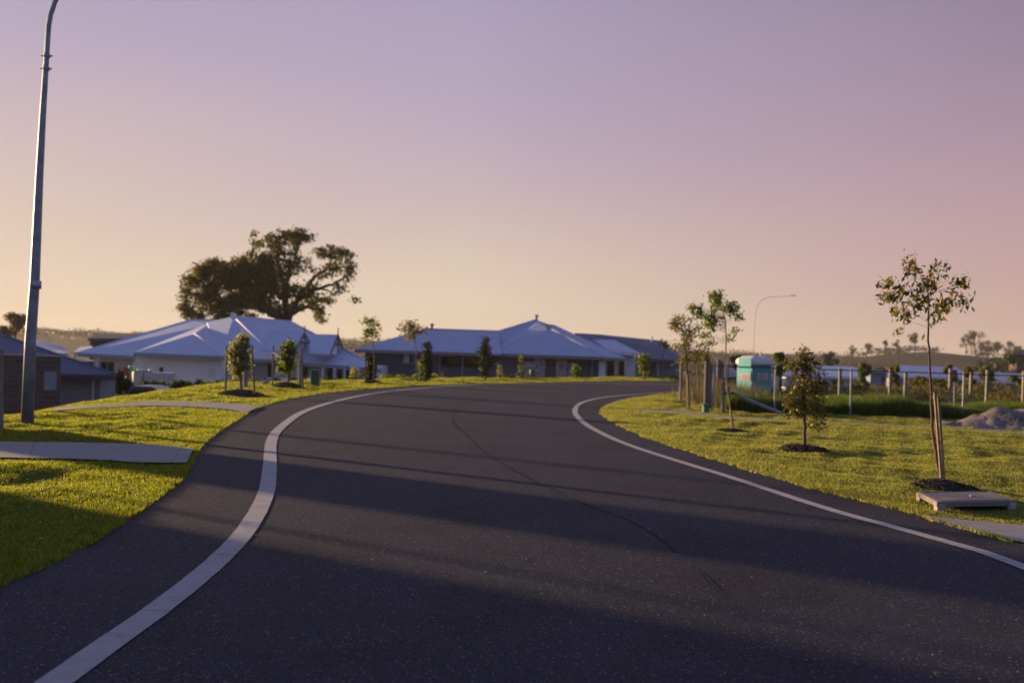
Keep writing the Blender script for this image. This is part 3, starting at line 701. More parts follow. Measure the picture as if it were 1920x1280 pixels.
q = MB(); ins2 = [cen+(c-cen)*0.7 for c in c4]; q.add([Vector((c.x, c.y, zt-0.095)) for c in ins2]+[Vector((c.x, c.y, pc.z-0.1)) for c in ins2], [(0,1,2,3),(0,4,5,1),(1,5,6,2),(2,6,7,3),(3,7,4,0)]); q.build('pit_shaft', MT['dark'], pit)
q = MB(); q.tube([cen+Vector((0.08,0,0.0)), cen+Vector((0.08,0,0.012))], 0.035, 14); q.build('lifting_eye', MT['galv'], pit)
q = MB(); ins = [cen+(c-cen)*0.86 for c in c4]
for i in range(4): 
    a, b = ins[i], ins[(i+1) % 4]; q.tube([a+Vector((0,0,.001)), b+Vector((0,0,.001))], 0.004, 4)
q.build('lid_joint', MT['dark'], pit)

# green utility box near the fence corner
def cabinet(px0, px1, ytop, d, label, depth=0.25, capc='galv'):
    a = PZ(px0, d, 0); b = PZ(px1, d, 0); top = P((px0+px1)/2, ytop, d).z; g = float(gz((a.x+b.x)/2, d))
    root = thing('utility_cabinet', ((a.x+b.x)/2, d, g), label, 'utility box', 'green utility cabinets on the verge')
    q = MB(); q.obox((a.x, d-depth/2, g-0.1), (b.x-a.x, 0, 0), (0, depth, 0), (0, 0, top-g+0.1-0.05)); q.build('housing', MT['greenbox'], root, bevel=0.015)
    q = MB(); q.obox((a.x-0.02, d-depth/2-0.02, top-0.05), (b.x-a.x+0.04, 0, 0), (0, depth+0.04, 0), (0, 0, 0.05)); q.build('lid', MT['greenbox'], root, bevel=0.012)
    q = MB(); w = b.x-a.x; q.obox((a.x+w*0.12, d-depth/2-0.012, g+0.05), (w*0.76, 0, 0), (0, 0.014, 0), (0, 0, (top-g)*0.75)); q.build('door', MT['greenbox'], root, bevel=0.004)
cabinet(1317, 1328, 757, gp(1320,773).y, 'small green utility box at the foot of the fence corner')
cabinet(583.5, 598, 693, gp(590,723).y, 'green utility cabinet on the verge in front of the white house verandah', 0.35)

# ------------------------------------------------------------------ fences on the right
def fence(name, label, posts, d_of, ytop_z, m, r, rails, mesh_to=None, sq=False):
    p0 = PZ(posts[0], d_of(posts[0]), 0); root = thing(name, (p0.x, p0.y, float(H(p0.x, p0.y))), label, 'fence')
    tops = []
    for px in posts:
        d = d_of(px); a = PZ(px, d, 0); g = float(gz(a.x, d)); z1 = ytop_z(px, g)
        q = MB(); ln = rng.normal()*0.015
        if sq: q.obox((a.x-r, d-r, g-0.1), (2*r, 0, 0), (0, 2*r, 0), (ln, 0, z1-g+0.1))
        else: q.tube([(a.x, d, g-0.1), (a.x+ln, d, z1)], r, 8)
        q.build('post', m, root); tops.append(Vector((a.x+ln, d, z1)))
    for (dz, rr, mm, nm) in rails:
        q = MB(); q.tube([t-Vector((0, 0.0, dz)) for t in tops], rr, 6); q.build(nm, mm, root)
    return root, tops
fd = lambda px: 28.0+(px-1340)*0.0009
W1 = [(0.05, 0.016, MT['blackmetal'], 'top_rail'), (0.35, 0.0025, MT['galv'], 'wire'), (0.65, 0.0025, MT['galv'], 'wire'), (0.95, 0.0025, MT['galv'], 'wire')]
fence('wire_fence', 'front wire fence with dark top rail and slim steel posts along the long grass', [1335,1452,1594,1805,1980,2150], fd, lambda px, g: 1.33, MT['galv'], 0.026, W1)
bd = lambda px: 38.0
fence('timber_fence', 'rear fence of pale timber posts standing beyond the long grass', [1574,1668,1696,1780,1819,1849,1918,2010], bd, lambda px, g: 1.24+0.12*math.sin(px), MT['paletimber'], 0.05, [(0.3, 0.004, MT['galv'], 'wire'), (0.7, 0.004, MT['galv'], 'wire')], sq=True)
fence('paddock_fence', 'row of pale posts running back from the fence corner towards the portable toilet', [1276,1322,1328,1333,1345,1349,1353,1362], lambda px: 29.5 if px > 1300 and px < 1340 else (36.5 if px > 1340 else 33.5), lambda px, g: g+1.35+0.1*math.sin(px*3), MT['paletimber'], 0.045, [])
# strainer assembly
e = thing('fence_strainer', PZ(1357, 27.8, 0), 'short pale strainer post with its diagonal brace at the fence corner', 'post')
a = PZ(1355, 27.8, 0); q = MB(); q.tube([(a.x, 27.8, -0.1), P(1357, 715, 27.8)], 0.055, 10); q.build('strainer_post', MT['paletimber'], e)
q = MB(); q.tube([P(1376, 736, 27.7), P(1400, 748, 27.7), P(1471, 777, 27.6)], 0.05, 10); q.build('brace', MT['galv'], e)
q = MB(); q.tube([P(1358, 737, 27.75), P(1378, 737, 27.7)], 0.035, 8); q.build('bracket', MT['blackmetal'], e)
for i, (px, yt, yb) in enumerate([(1806, 730, 786), (1917, 733, 762)]):
    pass
post('marker_post', 1790, 716, 785, 30.5, 0.035, MT['paletimber'], 'short pale marker post in the long grass left of the soil heap', 'post')

# ------------------------------------------------------------------ portable toilet
dT = 42.0; zb = float(H(PZ(1413, dT, 0).x, dT))
cpt = PZ(1413, dT-0.55, 0); 
S = 1.12
tl = thing('portable_toilet', (PZ(1415, dT, 0).x, dT, zb), 'teal portable toilet with white domed roof standing behind the fence', 'portable toilet')
ang = R(-40)   # door face turned to the sun on the left
ex = Vector((math.cos(ang), math.sin(ang), 0)); 
# near vertical edge at px 1413; left face spans 1381..1413, right face 1413..1446
lf = P(1381.5, 700, dT+0.15); nr = P(1413, 700, dT-0.55); rt = P(1447, 700, dT+0.05)
lf.z = nr.z = rt.z = 0
eL = lf-nr; eR = rt-nr; zT = P(1413, 677, dT).z
def flat(p, z): return Vector((p.x, p.y, z))
q = MB(); q.prism([nr, rt, rt+eL, lf][::1], zb, zT-0.06); q.build('cabin', MT['teal'], tl, bevel=0.04)
nL_ = Vector((eL.y, -eL.x, 0)).normalized(); 
if nL_.y > 0: nL_ = -nL_
nR_ = Vector((-eR.y, eR.x, 0)).normalized()
if nR_.y > 0: nR_ = -nR_
q = MB(); q.obox(flat(nr+eL*0.06, zb+0.12), eL*0.88, nL_*0.035, (0, 0, zT-zb-0.42)); dr = q.build('door', MT['sunlit_teal'], tl, bevel=0.012)
q = MB()
for k in range(3): q.obox(flat(nr+eL*0.12, zb+0.25+k*0.55)+nL_*0.03, eL*0.76, nL_*0.02, (0, 0, 0.42))
q.build('door_panel', MT['sunlit_teal'], tl, bevel=0.01)
q = MB(); q.obox(flat(nr+eL*0.14, zT-0.82)+nL_*0.045, eL*0.6, nL_*0.012, (0, 0, 0.30)); q.build('door_sign', MT['paper'], tl)
q = MB(); 
for k in range(4): q.obox(flat(nr+eL*(0.2+0.0*k), zT-0.78+k*0.06)+nL_*0.058, eL*(0.46-0.05*(k % 2)), nL_*0.006, (0, 0, 0.03))
q.build('faded_print', MT['redpink'], tl)
q = MB(); q.obox(flat(nr+eR*0.2, zT-0.80)+nR_*0.002, eR*0.6, nR_*0.015, (0, 0, 0.32)); q.build('side_sign', MT['paper'], tl)
q = MB()
for k in range(4): q.obox(flat(nr+eR*0.26, zT-0.76+k*0.065)+nR_*0.018, eR*(0.48-0.07*(k % 2)), nR_*0.006, (0, 0, 0.03))
q.build('faded_print', MT['redpink'], tl)
q = MB(); q.obox(flat(nr+eL*0.2, zT-0.27)+nL_*0.002, eL*0.6, nL_*0.02, (0, 0, 0.1)); q.build('vent', MT['greenbox'], tl)
q = MB(); q.obox(flat(nr+eR*0.15, zT-0.25)+nR_*0.002, eR*0.7, nR_*0.02, (0, 0, 0.1)); q.build('vent', MT['greenbox'], tl)
q = MB(); cc = (nr+rt+lf+rt+eL)/4; rings = [(1.08, -0.12), (1.08, 0.02), (0.95, 0.12), (0.65, 0.20), (0.25, 0.24)]
cor = [nr, rt, rt+eL, lf]; 
vs = []
for s_, z_ in rings:
    for i in range(4):
        for t in (0.0, 0.25, 0.5, 0.75):
            p = cor[i].lerp(cor[(i+1) % 4], t); p = cc+(p-cc)*s_; vs.append((p.x, p.y, zT+z_))
fs = []
for i in range(len(rings)-1):
    for k in range(16): fs.append((i*16+k, i*16+(k+1) % 16, (i+1)*16+(k+1) % 16, (i+1)*16+k))
fs.append(tuple(range(64, 80)))
q.add(vs, fs); q.build('roof_dome', MT['white'], tl, True)
q = MB(); q.tube([cc+Vector((0.3,0.2,zT+0.1)), cc+Vector((0.3,0.2,zT+0.42))], 0.04, 8); q.build('vent_pipe', MT['white'], tl)
q = MB(); q.prism([nr*1+(-eL-eR)*0.03, rt+(eR-eL)*0.03, rt+eL+(eL+eR)*0.03, lf+(eL-eR)*0.03], zb-0.15, zb); q.build('skid_base', MT['blackmetal'], tl)
# pale drum beside it
dm = P(1449, 703, dT+0.6); dr_ = thing('drum', (dm.x, dm.y, zb), 'white drum tucked behind the right side of the portable toilet', 'drum')
q = MB(); q.tube([(dm.x, dm.y, zb+0.5), (dm.x, dm.y, zb+0.55), (dm.x, dm.y, dm.z-0.05), (dm.x, dm.y, dm.z+0.0)], [0.2,0.22,0.22,0.15], 16); q.build('drum_body', MT['white'], dr_, True)
q = MB(); q.tube([(dm.x, dm.y, zb-.1), (dm.x, dm.y, zb+0.5)], [0.15, 0.15], 10); q.build('stand', MT['dark'], dr_)

# ------------------------------------------------------------------ soil heap on the right
def heap():
    n1, n2 = 70, 36; vs = []
    for j in range(n2+1):
        for i in range(n1+1):
            x = 9.6+i/n1*7.5; y = 23.2+j/n2*4.2
            a = math.exp(-(((x-12.5)/0.85)**2+((y-25.1)/0.9)**2))*0.38+math.exp(-(((x-14.0)/1.4)**2+((y-25.3)/1.1)**2))*0.5+math.exp(-(((x-11.4)/0.9)**2+((y-25.0)/0.6)**2))*0.17
            f = mnoise.fractal(Vector((x*1.6, y*1.6, 0)), 1.0, 2.0, 5)
            a = a*(1+0.2*f)+0.05*mnoise.noise(Vector((x*5, y*5, 1)))+0.03*mnoise.noise(Vector((x*14, y*14, 1)))
            vs.append((x, y, float(gz(x, y))+a-0.06))
    fs = [(j*(n1+1)+i, j*(n1+1)+i+1, (j+1)*(n1+1)+i+1, (j+1)*(n1+1)+i) for j in range(n2) for i in range(n1)]
    q = MB(); q.add(vs, fs); o = q.build('soil_heap', MT['soil'], None, True)
    m = MT['soil']; n, l = m.node_tree.nodes, m.node_tree.links
    t = n.new('ShaderNodeTexCoord'); w = n.new('ShaderNodeTexNoise'); w.inputs['Scale'].default_value = 1.1; w.inputs['Detail'].default_value = 4; l.new(t.outputs['Object'], w.inputs[0])
    r = n.new('ShaderNodeMapRange'); r.inputs['From Min'].default_value = 0.53; r.inputs['From Max'].default_value = 0.62; l.new(w.outputs[0], r.inputs[0])
    mx = n.new('ShaderNodeMix'); mx.data_type = 'RGBA'; b = n['Principled BSDF']; src = b.inputs['Base Color'].links[0].from_socket
    l.new(r.outputs[0], mx.inputs[0]); l.new(src, mx.inputs[6]); mx.inputs[7].default_value = (0.13,0.08,0.055,1); l.new(mx.outputs[2], b.inputs['Base Color'])
    tag(o, 'heap of grey sandy soil with reddish clay at the right edge of the lawn', 'soil heap')
heap()

# ------------------------------------------------------------------ street lamps
def lamp(label, basept, pts, rad, collars, headdir, grp='curved-arm street lamps'):
    root = thing('street_lamp', basept, label, 'street lamp', grp)
    q = MB(); q.tube([p for p, _ in pts], [r for _, r in pts], 14); q.build('pole', MT['galv'], root, True)
    for c in collars:
        q = MB(); q.tube([c-Vector((0,0,0.025)), c+Vector((0,0,0.025))], 0.062, 14)
        q.tube([c-Vector((0.10,0,0)), c+Vector((0.10,0,0))], 0.012, 6); q.build('collar', MT['galv'], root)
    h = pts[-1][0]; q = MB(); s_ = headdir.normalized()
    sd_ = Vector((-s_.y, s_.x, 0))
    q.add([h+s_*0.0+sd_*.06, h+s_*0.0-sd_*.06, h+s_*0.62-sd_*.11, h+s_*0.62+sd_*.11]+[x+Vector((0,0,0.09)) for x in (h+sd_*.04, h-sd_*.04, h+s_*0.5-sd_*.07, h+s_*0.5+sd_*.07)],
          [(0,1,2,3),(4,7,6,5),(0,4,5,1),(1,5,6,2),(2,6,7,3),(3,7,4,0)]); q.build('lamp_head', MT['galv'], root, bevel=0.01)
    return root
bl = gp(50, 794); dl = bl.y
tp = [(51,796),(57,640),(65,530),(74,330),(80,220),(86,128),(88,100),(91,50)]
pts = [(P(px, py, dl), 0.108-0.065*min(1, (796-py)/700)) for px, py in tp]; pts[0][0].z = bl.z-0.1
arm = [(95,28,0.05),(103,4,0.3),(116,-20,0.7),(140,-45,1.2),(180,-64,1.8),(230,-72,2.2)]
pts += [(P(px, py, dl), 0.042-0.002*i) for i, (px, py, _) in enumerate(arm)]
lm = lamp('tall galvanised street lamp pole on the near left verge', bl, pts, None, [P(88,105,dl), P(86.5,129,dl)], Vector((1,0,0.05)))
q = MB(); pp = P(67.5, 534, dl); q.tube([pp-Vector((0,0,0.07)), pp+Vector((0,0,0.07))], 0.090, 14); q.build('number_band', MT['chrome'], lm, True)
d5 = 106.; b5 = PZ(1412, d5, float(H(PZ(1412, d5, 0).x, d5)))
pts = [(P(1411,712,d5), 0.11*0.38),(P(1413,650,d5), 0.09*0.38),(P(1415,610,d5), 0.08*0.38),(P(1417,585,d5), 0.075*0.38),(P(1421,572,d5), 0.07*0.38),(P(1428,563,d5), 0.065*0.38),(P(1440,557.5,d5), 0.06*0.38),(P(1460,556,d5), 0.05*0.38),(P(1482,554.5,d5), 0.05*0.38)]
lf5 = lamp('slender distant street lamp rising behind the portable toilet', b5, pts, None, [], Vector((1,0,0.0)))
# outside the picture: two poles and a tall house added to shade the road
pb = (-20.0, 27.1); gb = float(H(*pb))
lamp('unseen street lamp added beyond the left edge to cast a thin road shadow', Vector((*pb, gb)), [(Vector((*pb, gb)), 0.12), (Vector((pb[0], pb[1], 6.2)), 0.1), (Vector((pb[0], pb[1]-.3, 7.0)), 0.06), (Vector((pb[0]+.2, pb[1]-1.6, 7.3)), 0.05)], None, [], Vector((0,-1,0)))
q = MB(); q.tube([(-13, 15.5, -2.4), (-13, 15.5, 4.1)], 0.05, 8); tag(q.build('shadow_pole', MT['galv']), 'unseen slim steel pole added beyond the left edge to cast a thin road shadow', 'pole')

def fartree(px, pyb, h, w, d, label, m='leaf_far', n=500, flatc=0.45, name='distant_tree'):
    b = P(px, pyb, d); k = 1/ppm(d); root = thing(name, (b.x, b.y, float(H(b.x, d))), label, 'tree', 'trees in the distance')
    q = MB(); zb_ = float(H(b.x, d))-0.5; top = P(px, pyb-h*(1-flatc), d)
    q.tube([(b.x, d, zb_), b.lerp(top, 0.5), top], [w*k*0.035+.06, w*k*0.025+.04, w*k*0.016], 6)
    crb = []
    nb_ = int(min(14, 6*max(1, h/w)))
    for i in range(nb_):
        a = rng.uniform(-1, 1); e = P(px+a*w*0.38, pyb-h*(1-flatc*rng.uniform(0.15, 1.25)), d+rng.uniform(-1, 1)*w*k*.3); q.tube([b.lerp(top, .55), e], [w*k*.025, w*k*.01], 5); crb.append((e, w*k*rng.uniform(.2, .3)))
    crb.append((P(px, pyb-h*.88, d), w*k*.2))
    q.build('trunk', MT['darkbark'], root)
    ap = np.concatenate([ell_pts(c, (r, r, r*.85), n//4, .3) for c, r in crb])
    fastmesh('crown', leaves(ap, max(.25, w*k*0.085), 0, .6), 4, MT[m], root, LEAF_F)

# ================================================================== HOUSES
def wallbox(px0, px1, d0, d1, z0, z1, mb):
    a = PZ(px0, d0, 0); b = PZ(px1, d0, 0); mb.prism([(a.x, d0), (b.x, d0), (b.x, d1), (a.x, d1)], z0, z1)
def on(px0, px1, y0, y1, d, proud, name, m, root, th=0.08):
    """a fitting on a wall that faces the road: px/py rectangle at distance d"""
    a = P(px0, y1, d); b = P(px1, y1, d); t = P(px0, y0, d)
    q = MB(); q.obox((a.x, d-proud, a.z), (b.x-a.x, 0, 0), (0, th, 0), (0, 0, t.z-a.z)); return q.build(name, m, root, bevel=0.0)
def window(px0, px1, y0, y1, d, root, frame='white', glass='glass', blind=None):
    f = on(px0-1, px1+1, y0-1, y1+1, d, 0.05, 'window', MT[frame], root, 0.06)
    on(px0, px1, y0, y1, d, 0.07, 'pane', MT[glass], f, 0.03)
    mx_ = (px0+px1)/2; on(mx_-0.5, mx_+0.5, y0, y1, d, 0.085, 'mullion', MT[frame], f, 0.02)
    return f
def roof(faces, m, root, th=0.12, caps=None, gut=None, gm='fascia', name='roof'):
    q = MB()
    for f in faces: q.slab([P(*p) for p in f], th)
    o = q.build(name, m, root)
    if caps:
        q = MB()
        for a, b in caps: q.tube([P(*a)+Vector((0,0,.0)), P(*b)+Vector((0,0,.0))], 0.07, 6)
        q.build('ridge_cap', MT['cap'] if gm != 'dark' else m, o)
    if gut:
        for a, b in gut:
            a = P(*a); b = P(*b); q = MB(); q.obox(a+Vector((0,-0.12,-0.24)), b-a, (0,0.14,0), (0,0,0.2)); q.build('gutter', MT[gm], root)
    return o

# ---- white house with the long pale roof
hw = thing('house', (PZ(440,64,0).x, 64, -2.3), 'white house with long pale steel roof, two gabled dormers and a verandah', 'house')
roof([[(147,661,63),(252,666,63),(392,609,69),(357,600,72)],
      [(147,661,63),(357,600,72),(215,650,80)], [(357,600,72),(405,600,73),(392,609,69)],
      [(252,660,57),(420,667,57),(365,625.5,61)],
      [(252,660,57),(365,625.5,61),(392,606,70),(275,656,66)],
      [(365,625.5,61),(420,667,57),(446,652,64),(392,606,70)],
      [(438,593,67),(520,673,59.5),(412,671,60),(388,604,67.5)],
      [(438,593,67),(545,603,68),(600,636,62.5),(715,691,56),(520,673,59.5)],
      [(545,603,68),(715,691,56),(690,676,76)],
      [(438,593,67),(690,676,76),(545,603,68)],[(438,593,67),(388,604,67.5),(405,650,82),(690,676,76)]],
     MT['roof_blue'], hw, 0.12,
     caps=[((357,600,72),(405,600,73)),((365,625.5,61),(420,667,57)),((438,593,67),(520,673,59.5)),((438,593,67),(545,603,68)),((545,603,68),(715,691,56)),((147,661,63),(357,600,72))],
     gut=[((147,661,63),(252,666,63)),((252,660,57),(420,667,57)),((520,673,59.5),(715,691,56)),((412,671,60),(520,673,59.5))], gm='greyblue_wall')
# dormers
def dormer(pk, bl_, br_, back, valley):
    f = roof([[back, pk, bl_, valley]], MT['roof_blue'], hw, 0.08, name='dormer_roof')
    roof([[pk, br_, (back[0], br_[1]-2, br_[2]), back]], MT['roof_blue'], hw, 0.08, name='dormer_roof')
    q = MB(); A, B, C = P(*pk), P(*bl_), P(*br_); q.add([A+Vector((-.1,0,-.1)), B+Vector((-.1,.1,0)), C+Vector((-.1,-.1,0)), A+Vector((-.16,0,-.1)), B+Vector((-.16,.1,0)), C+Vector((-.16,-.1,0))], [(0,1,2),(5,4,3),(0,3,4,1),(1,4,5,2),(2,5,3,0)])
    g_ = q.build('gable', MT['render_white'], hw)
    q = MB(); q.tube([B, A, C], 0.045, 6); q.tube([A, A+Vector((0,0,0.42))], 0.035, 6)
    q.tube([B.lerp(A, .5), C.lerp(A, .5)], 0.05, 5); q.tube([B.lerp(A, .75), C.lerp(A, .75)], 0.04, 5); q.tube([A, B.lerp(C, .5)], 0.04, 5)
    q.build('barge_board', MT['grey_wall'], g_)
dormer((571,623,60.6),(552,661,58.4),(591,662,62.6),(505,618,60.6),(490,655,58.4))
dormer((634,627,59.4),(620,664,57.4),(648,665,61.4),(582,626,59.4),(580,661,57.4))
wb = MB(); wallbox(256, 417, 57.6, 70, -2.6, 0.50, wb); wallbox(175, 256, 64.0, 72, -2.6, 0.28, wb); wallbox(418, 500, 61.5, 72, -2.6, 0.25, wb); wallbox(500, 690, 61.0, 72, -2.6, 0.05, wb)
wb.build('wall', MT['rbrick'], hw)
for px in (181, 252): on(px-3, px+3, 668, 712, 63.3, 0.1, 'pillar', MT['render_white'], hw, 0.2)
window(190, 214, 678, 699, 64.0, hw); 
for (a, b, y0, y1) in [(501,512,682,716),(568,576,688,720),(613,622,690,720),(632,640,690,720),(649,656,691,720)]:
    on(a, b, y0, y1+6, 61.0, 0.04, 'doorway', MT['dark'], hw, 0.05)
for px in (556, 604, 626, 645, 668, 688): on(px-1.6, px+1.6, 687+(px-556)*0.03, 728, 57.0, 0.0, 'verandah_post', MT['white'], hw, 0.12)
on(300, 306, 688, 698, 57.6, 0.12, 'meter', MT['blackmetal'], hw, 0.1)
on(390, 404, 690, 708, 57.6, 0.03, 'access_panel', MT['white'], hw, 0.04)
q = MB(); c = P(436, 592, 66.8); q.box((c.x, c.y, c.z), (0.22, 0.22, 0.45)); q.build('flue', MT['white'], hw)
# slimline water tanks
wt = thing('water_tank', PZ(285, 52, -2.2), 'pale slimline rainwater tank against the white house wall', 'water tank')
a = P(249, 696, 52); b = P(329, 698, 52); q = MB(); n = 10; ring = []
for s_ in (0, 1):
    for k in range(n+1):
        w = math.pi*(k/n); ring.append(((a.x+.4 if s_ == 0 else b.x-.4)+(-1 if s_ == 0 else 1)*0.4*math.sin(w), 52+0.4*math.cos(w)*(1 if s_ == 0 else -1)))
q.prism(ring, -2.4, a.z); q.build('tank_body', mat('tank_plastic', (0.48,0.46,0.45), 0.5), wt, bevel=0.05)
for px in (262, 283): c = P(px, 696, 52); q = MB(); q.tube([(c.x, 52, c.z-.05), (c.x, 52, c.z+0.12)], 0.13, 10); q.build('inlet', MT['white'], wt)
q = MB(); p = P(269, 696, 51.4); q.tube([(p.x, 51.4, -2.3), p], 0.05, 6); q.tube([p-Vector((.45,0,0)), p+Vector((.45,0,0))], 0.04, 6); tag(q.build('clothes_post', MT['galv']), 'slim T-shaped pole in front of the rainwater tank', 'pole')
c = P(237, 700, 60); q = MB(); q.box((c.x, c.y, c.z-.1), (0.35,0.3,1.0)); q.box((c.x, c.y, c.z-.95), (0.3,0.25,0.6)); tag(q.build('letterbox', MT['redbrown'], bevel=0.02), 'rust-red cabinet standing by the white house wall', 'cabinet')
c = P(248, 693, 59.5); q = MB(); q.tube([(c.x, c.y, c.z-.25), (c.x, c.y, c.z+.25)], 0.22, 10); q.tube([(c.x, c.y, -2.4), (c.x, c.y, c.z-.25)], 0.03, 6); tag(q.build('parasol', MT['greencap']), 'folded teal garden umbrella by the white house', 'umbrella')

# ---- grey house, centre
hg = thing('house', (PZ(950,72,0).x, 72, -2.0), 'charcoal walled house with broad hip roof and rubble stone piers at the bend', 'house')
roof([[(665,654,70),(940,662.5,70),(935,621,76),(795,616.5,76)],
      [(665,654,70),(795,616.5,76),(700,650,84)],[(795,616.5,76),(935,621,76),(940,650,84),(700,650,84)],
      [(925,648,73.5),(1173,671.5,72),(1040,609,79),(1033,609,79),(1005,599.5,80),(935,621,76)],
      [(1005,599.5,80),(1033,609,79),(1040,609,79),(1173,671.5,72),(1120,655,88),(940,650,88)],
      [(924,661.5,70.6),(1133,668.5,69.5),(1030,615,76),(1024,615,76.5)],
      [(1133,668.5,69.5),(1173,671.5,71.8),(1045,611.5,78.5),(1030,615,76)],
      [(924,661.5,70.6),(1024,615,76.5),(1010,604,78.5),(925,640,76)]],
     MT['roof_mid'], hg, 0.12, caps=[((924,661.5,70.6),(1024,615,76.5)),((1030,615,76),(1133,668.5,69.5)),((795,616.5,76),(935,621,76)),((1005,599.5,80),(935,621,76)),((1033,609,79),(1173,671.5,71.8))],
     gut=[((665,654,70),(922,661.8,70)),((924,661.5,70.6),(1133,668.5,69.5)),((1133,668.5,69.5),(1173,671.5,71.8))])
hg_cap = [c for c in hg.children_recursive if c.name.startswith('ridge_cap')]
for c in hg_cap: c.data.materials[0] = MT['roof_mid']
wb = MB(); wallbox(684, 822, 71.0, 84, -3, 1.0, wb); wallbox(822, 928, 74.5, 84, -3, 1.0, wb); wallbox(928, 1122, 71.0, 84, -3, 1.0, wb)
wallbox(822, 928, 71.0, 71.15, -3, P(870, 688, 71).z, wb)
wb.build('wall', MT['grey_wall'], hg)
f = window(757, 777, 662, 680, 71.0, hg); on(757.5, 767, 662.5, 679.5, 71.0, 0.09, 'blind', MT['white'], f, 0.01)
for px in (823, 866, 900): on(px-2, px+2, 661, 725, 71.0, 0.06 if px > 823 else 0.2, 'verandah_post', MT['paletimber'] if px == 823 else MT['greyblue_wall'], hg, 0.2)
for (a, b) in ((835,862),(870,897)): on(a, b, 668, 700, 74.5, 0.04, 'sliding_door', MT['glass'], hg, 0.05)
on(1021, 1041, 671, 725, 71.0, 0.04, 'garage_door', MT['greyblue_wall'], hg, 0.05).data.materials[0] = MT['grey_wall']
for (a, b, y0) in ((997,1021,668),(1041,1064,668),(1062,1073,681),(983,997,677)):
    on(a, b, y0, 725, 70.7, 0.1, 'stone_pier', MT['stone'], hg, 0.45)
on(1066, 1106, 674, 725, 71.0, 0.03, 'roller_door', MT['grey_wall'], hg, 0.04)
on(1107, 1111, 672, 725, 71.0, 0.06, 'downpipe', MT['greyblue_wall'], hg, 0.06)
on(1122, 1134, 671, 725, 70.2, 0.0, 'pillar', MT['render_white'], hg, 0.4)
for px in (810, 1006): 
    c = P(px, 614 if px == 810 else 597, 76 if px == 810 else 80); q = MB(); q.tube([c-Vector((0,0,.3)), c+Vector((0,0,0.15))], 0.09, 8); q.tube([c+Vector((0,0,.15)), c+Vector((0,0,.3))], 0.15, 8); q.build('roof_vent', MT['roof_navy'], hg)
c = P(1026, 613, 76); q = MB(); q.box(c, (0.25,0.25,0.4)); q.build('flue', MT['hessian'], hg)

# ---- white porch house behind on the right
hp = thing('house', (PZ(1170,76,0).x, 76, -2.0), 'house with white entry pillars and a blue-grey hip roof right of the stone piers', 'house')
roof([[(1140,656,73),(1201,662,72),(1152,637,78),(1112,637,78)],[(1112,637,78),(1140,656,73),(1085,650,84)],[(1152,637,78),(1201,662,72),(1185,655,86)],[(1112,637,78),(1152,637,78),(1185,655,86),(1085,650,86)]],
     MT['roof_blue'], hp, 0.12, gut=[((1140,656,73),(1201,662,72))], gm='white')
wb = MB(); wallbox(1128, 1196, 76, 86, -3, 1.35, wb); wb.build('wall', MT['greyblue_wall'], hp)
for (a, b) in ((1171,1190),(1152,1158),(1131,1136)): on(a, b, 664, 725, 73, 0.0, 'pillar', MT['render_white'], hp, 0.5)
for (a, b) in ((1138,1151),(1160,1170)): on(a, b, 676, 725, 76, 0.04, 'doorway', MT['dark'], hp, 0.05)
on(1136, 1196, 662, 669, 73.2, 0, 'beam', MT['render_white'], hp, 0.3)

# ---- navy roof house further back
hn = thing('house', (PZ(1190,90,0).x, 90, -2.2), 'dark navy roofed house partly hidden behind the bend on the right', 'house')
roof([[(1060,660,85),(1278,676,85),(1238,638,92),(1150,637,92),(1128,627,94),(1112,628,94),(1078,624,94)],
      [(1238,638,92),(1278,676,85),(1290,670,98)],[(1078,624,94),(1128,627,94),(1150,637,92),(1238,638,92),(1290,670,98),(1060,650,102)]],
     MT['roof_navy'], hn, 0.14, gut=[((1060,660,85),(1278,676,85))], gm='roof_navy')
wb = MB(); wallbox(1196, 1272, 86.5, 98, -3, P(1230,676,86.5).z, wb); wallbox(1078, 1196, 88, 98, -3, 0.8, wb); wb.build('wall', MT['greyblue_wall'], hn)
for px in (1204, 1212, 1232): on(px-1.5, px+1.5, 678, 722, 86.5, 0.15, 'verandah_post', MT['white'], hn, 0.15)
on(1216, 1229, 682, 722, 86.5, 0.03, 'garage_door', MT['grey_wall'], hn, 0.05)
q = MB(); c = P(1222, 640, 91); q.tube([c, c+Vector((0,0,.5))], 0.08, 8); q.build('roof_vent', MT['white'], hn)

# ---- blue roofed garage house, far left, low behind the verge
hb = thing('house', (PZ(60,42,0).x, 42, -2.2), 'low house with deep blue roof and pale garage door behind the brick wall', 'house')
roof([[(-160,690,41),(108,700,41),(216,702,41),(0,627,45.5),(-160,612,45.5)],
      [(0,627,45.5),(216,702,41),(212,699,44.5)],[(-160,612,45.5),(0,627,45.5),(212,699,44.5),(-160,660,50)]], MT['roof_navy'], hb, 0.12,
     caps=[((0,627,45.5),(216,702,41))], gut=[((108,700,41),(216,702,41))], gm='roof_black')
for c in hb.children_recursive:
    if c.name.startswith('ridge_cap'): c.data.materials[0] = MT['roof_navy']
wb = MB(); wallbox(-160, 188, 41.6, 43.2, -2.9, -0.12, wb); wb.build('wall', MT['greyblue_wall'], hb)
on(110, 168, 710, 790, 41.6, 0.05, 'garage_door', MT['greyblue_wall'], hb, 0.08)
q = MB()
for k in range(9):
    a = P(111, 714+k*7, 41.55); b = P(167, 714+k*7, 41.55); q.tube([a, b], 0.012, 4)
q.build('door_groove', MT['grey_wall'], hb)
on(171.5, 174.5, 706, 790, 41.5, 0.06, 'downpipe', MT['white'], hb, 0.06)
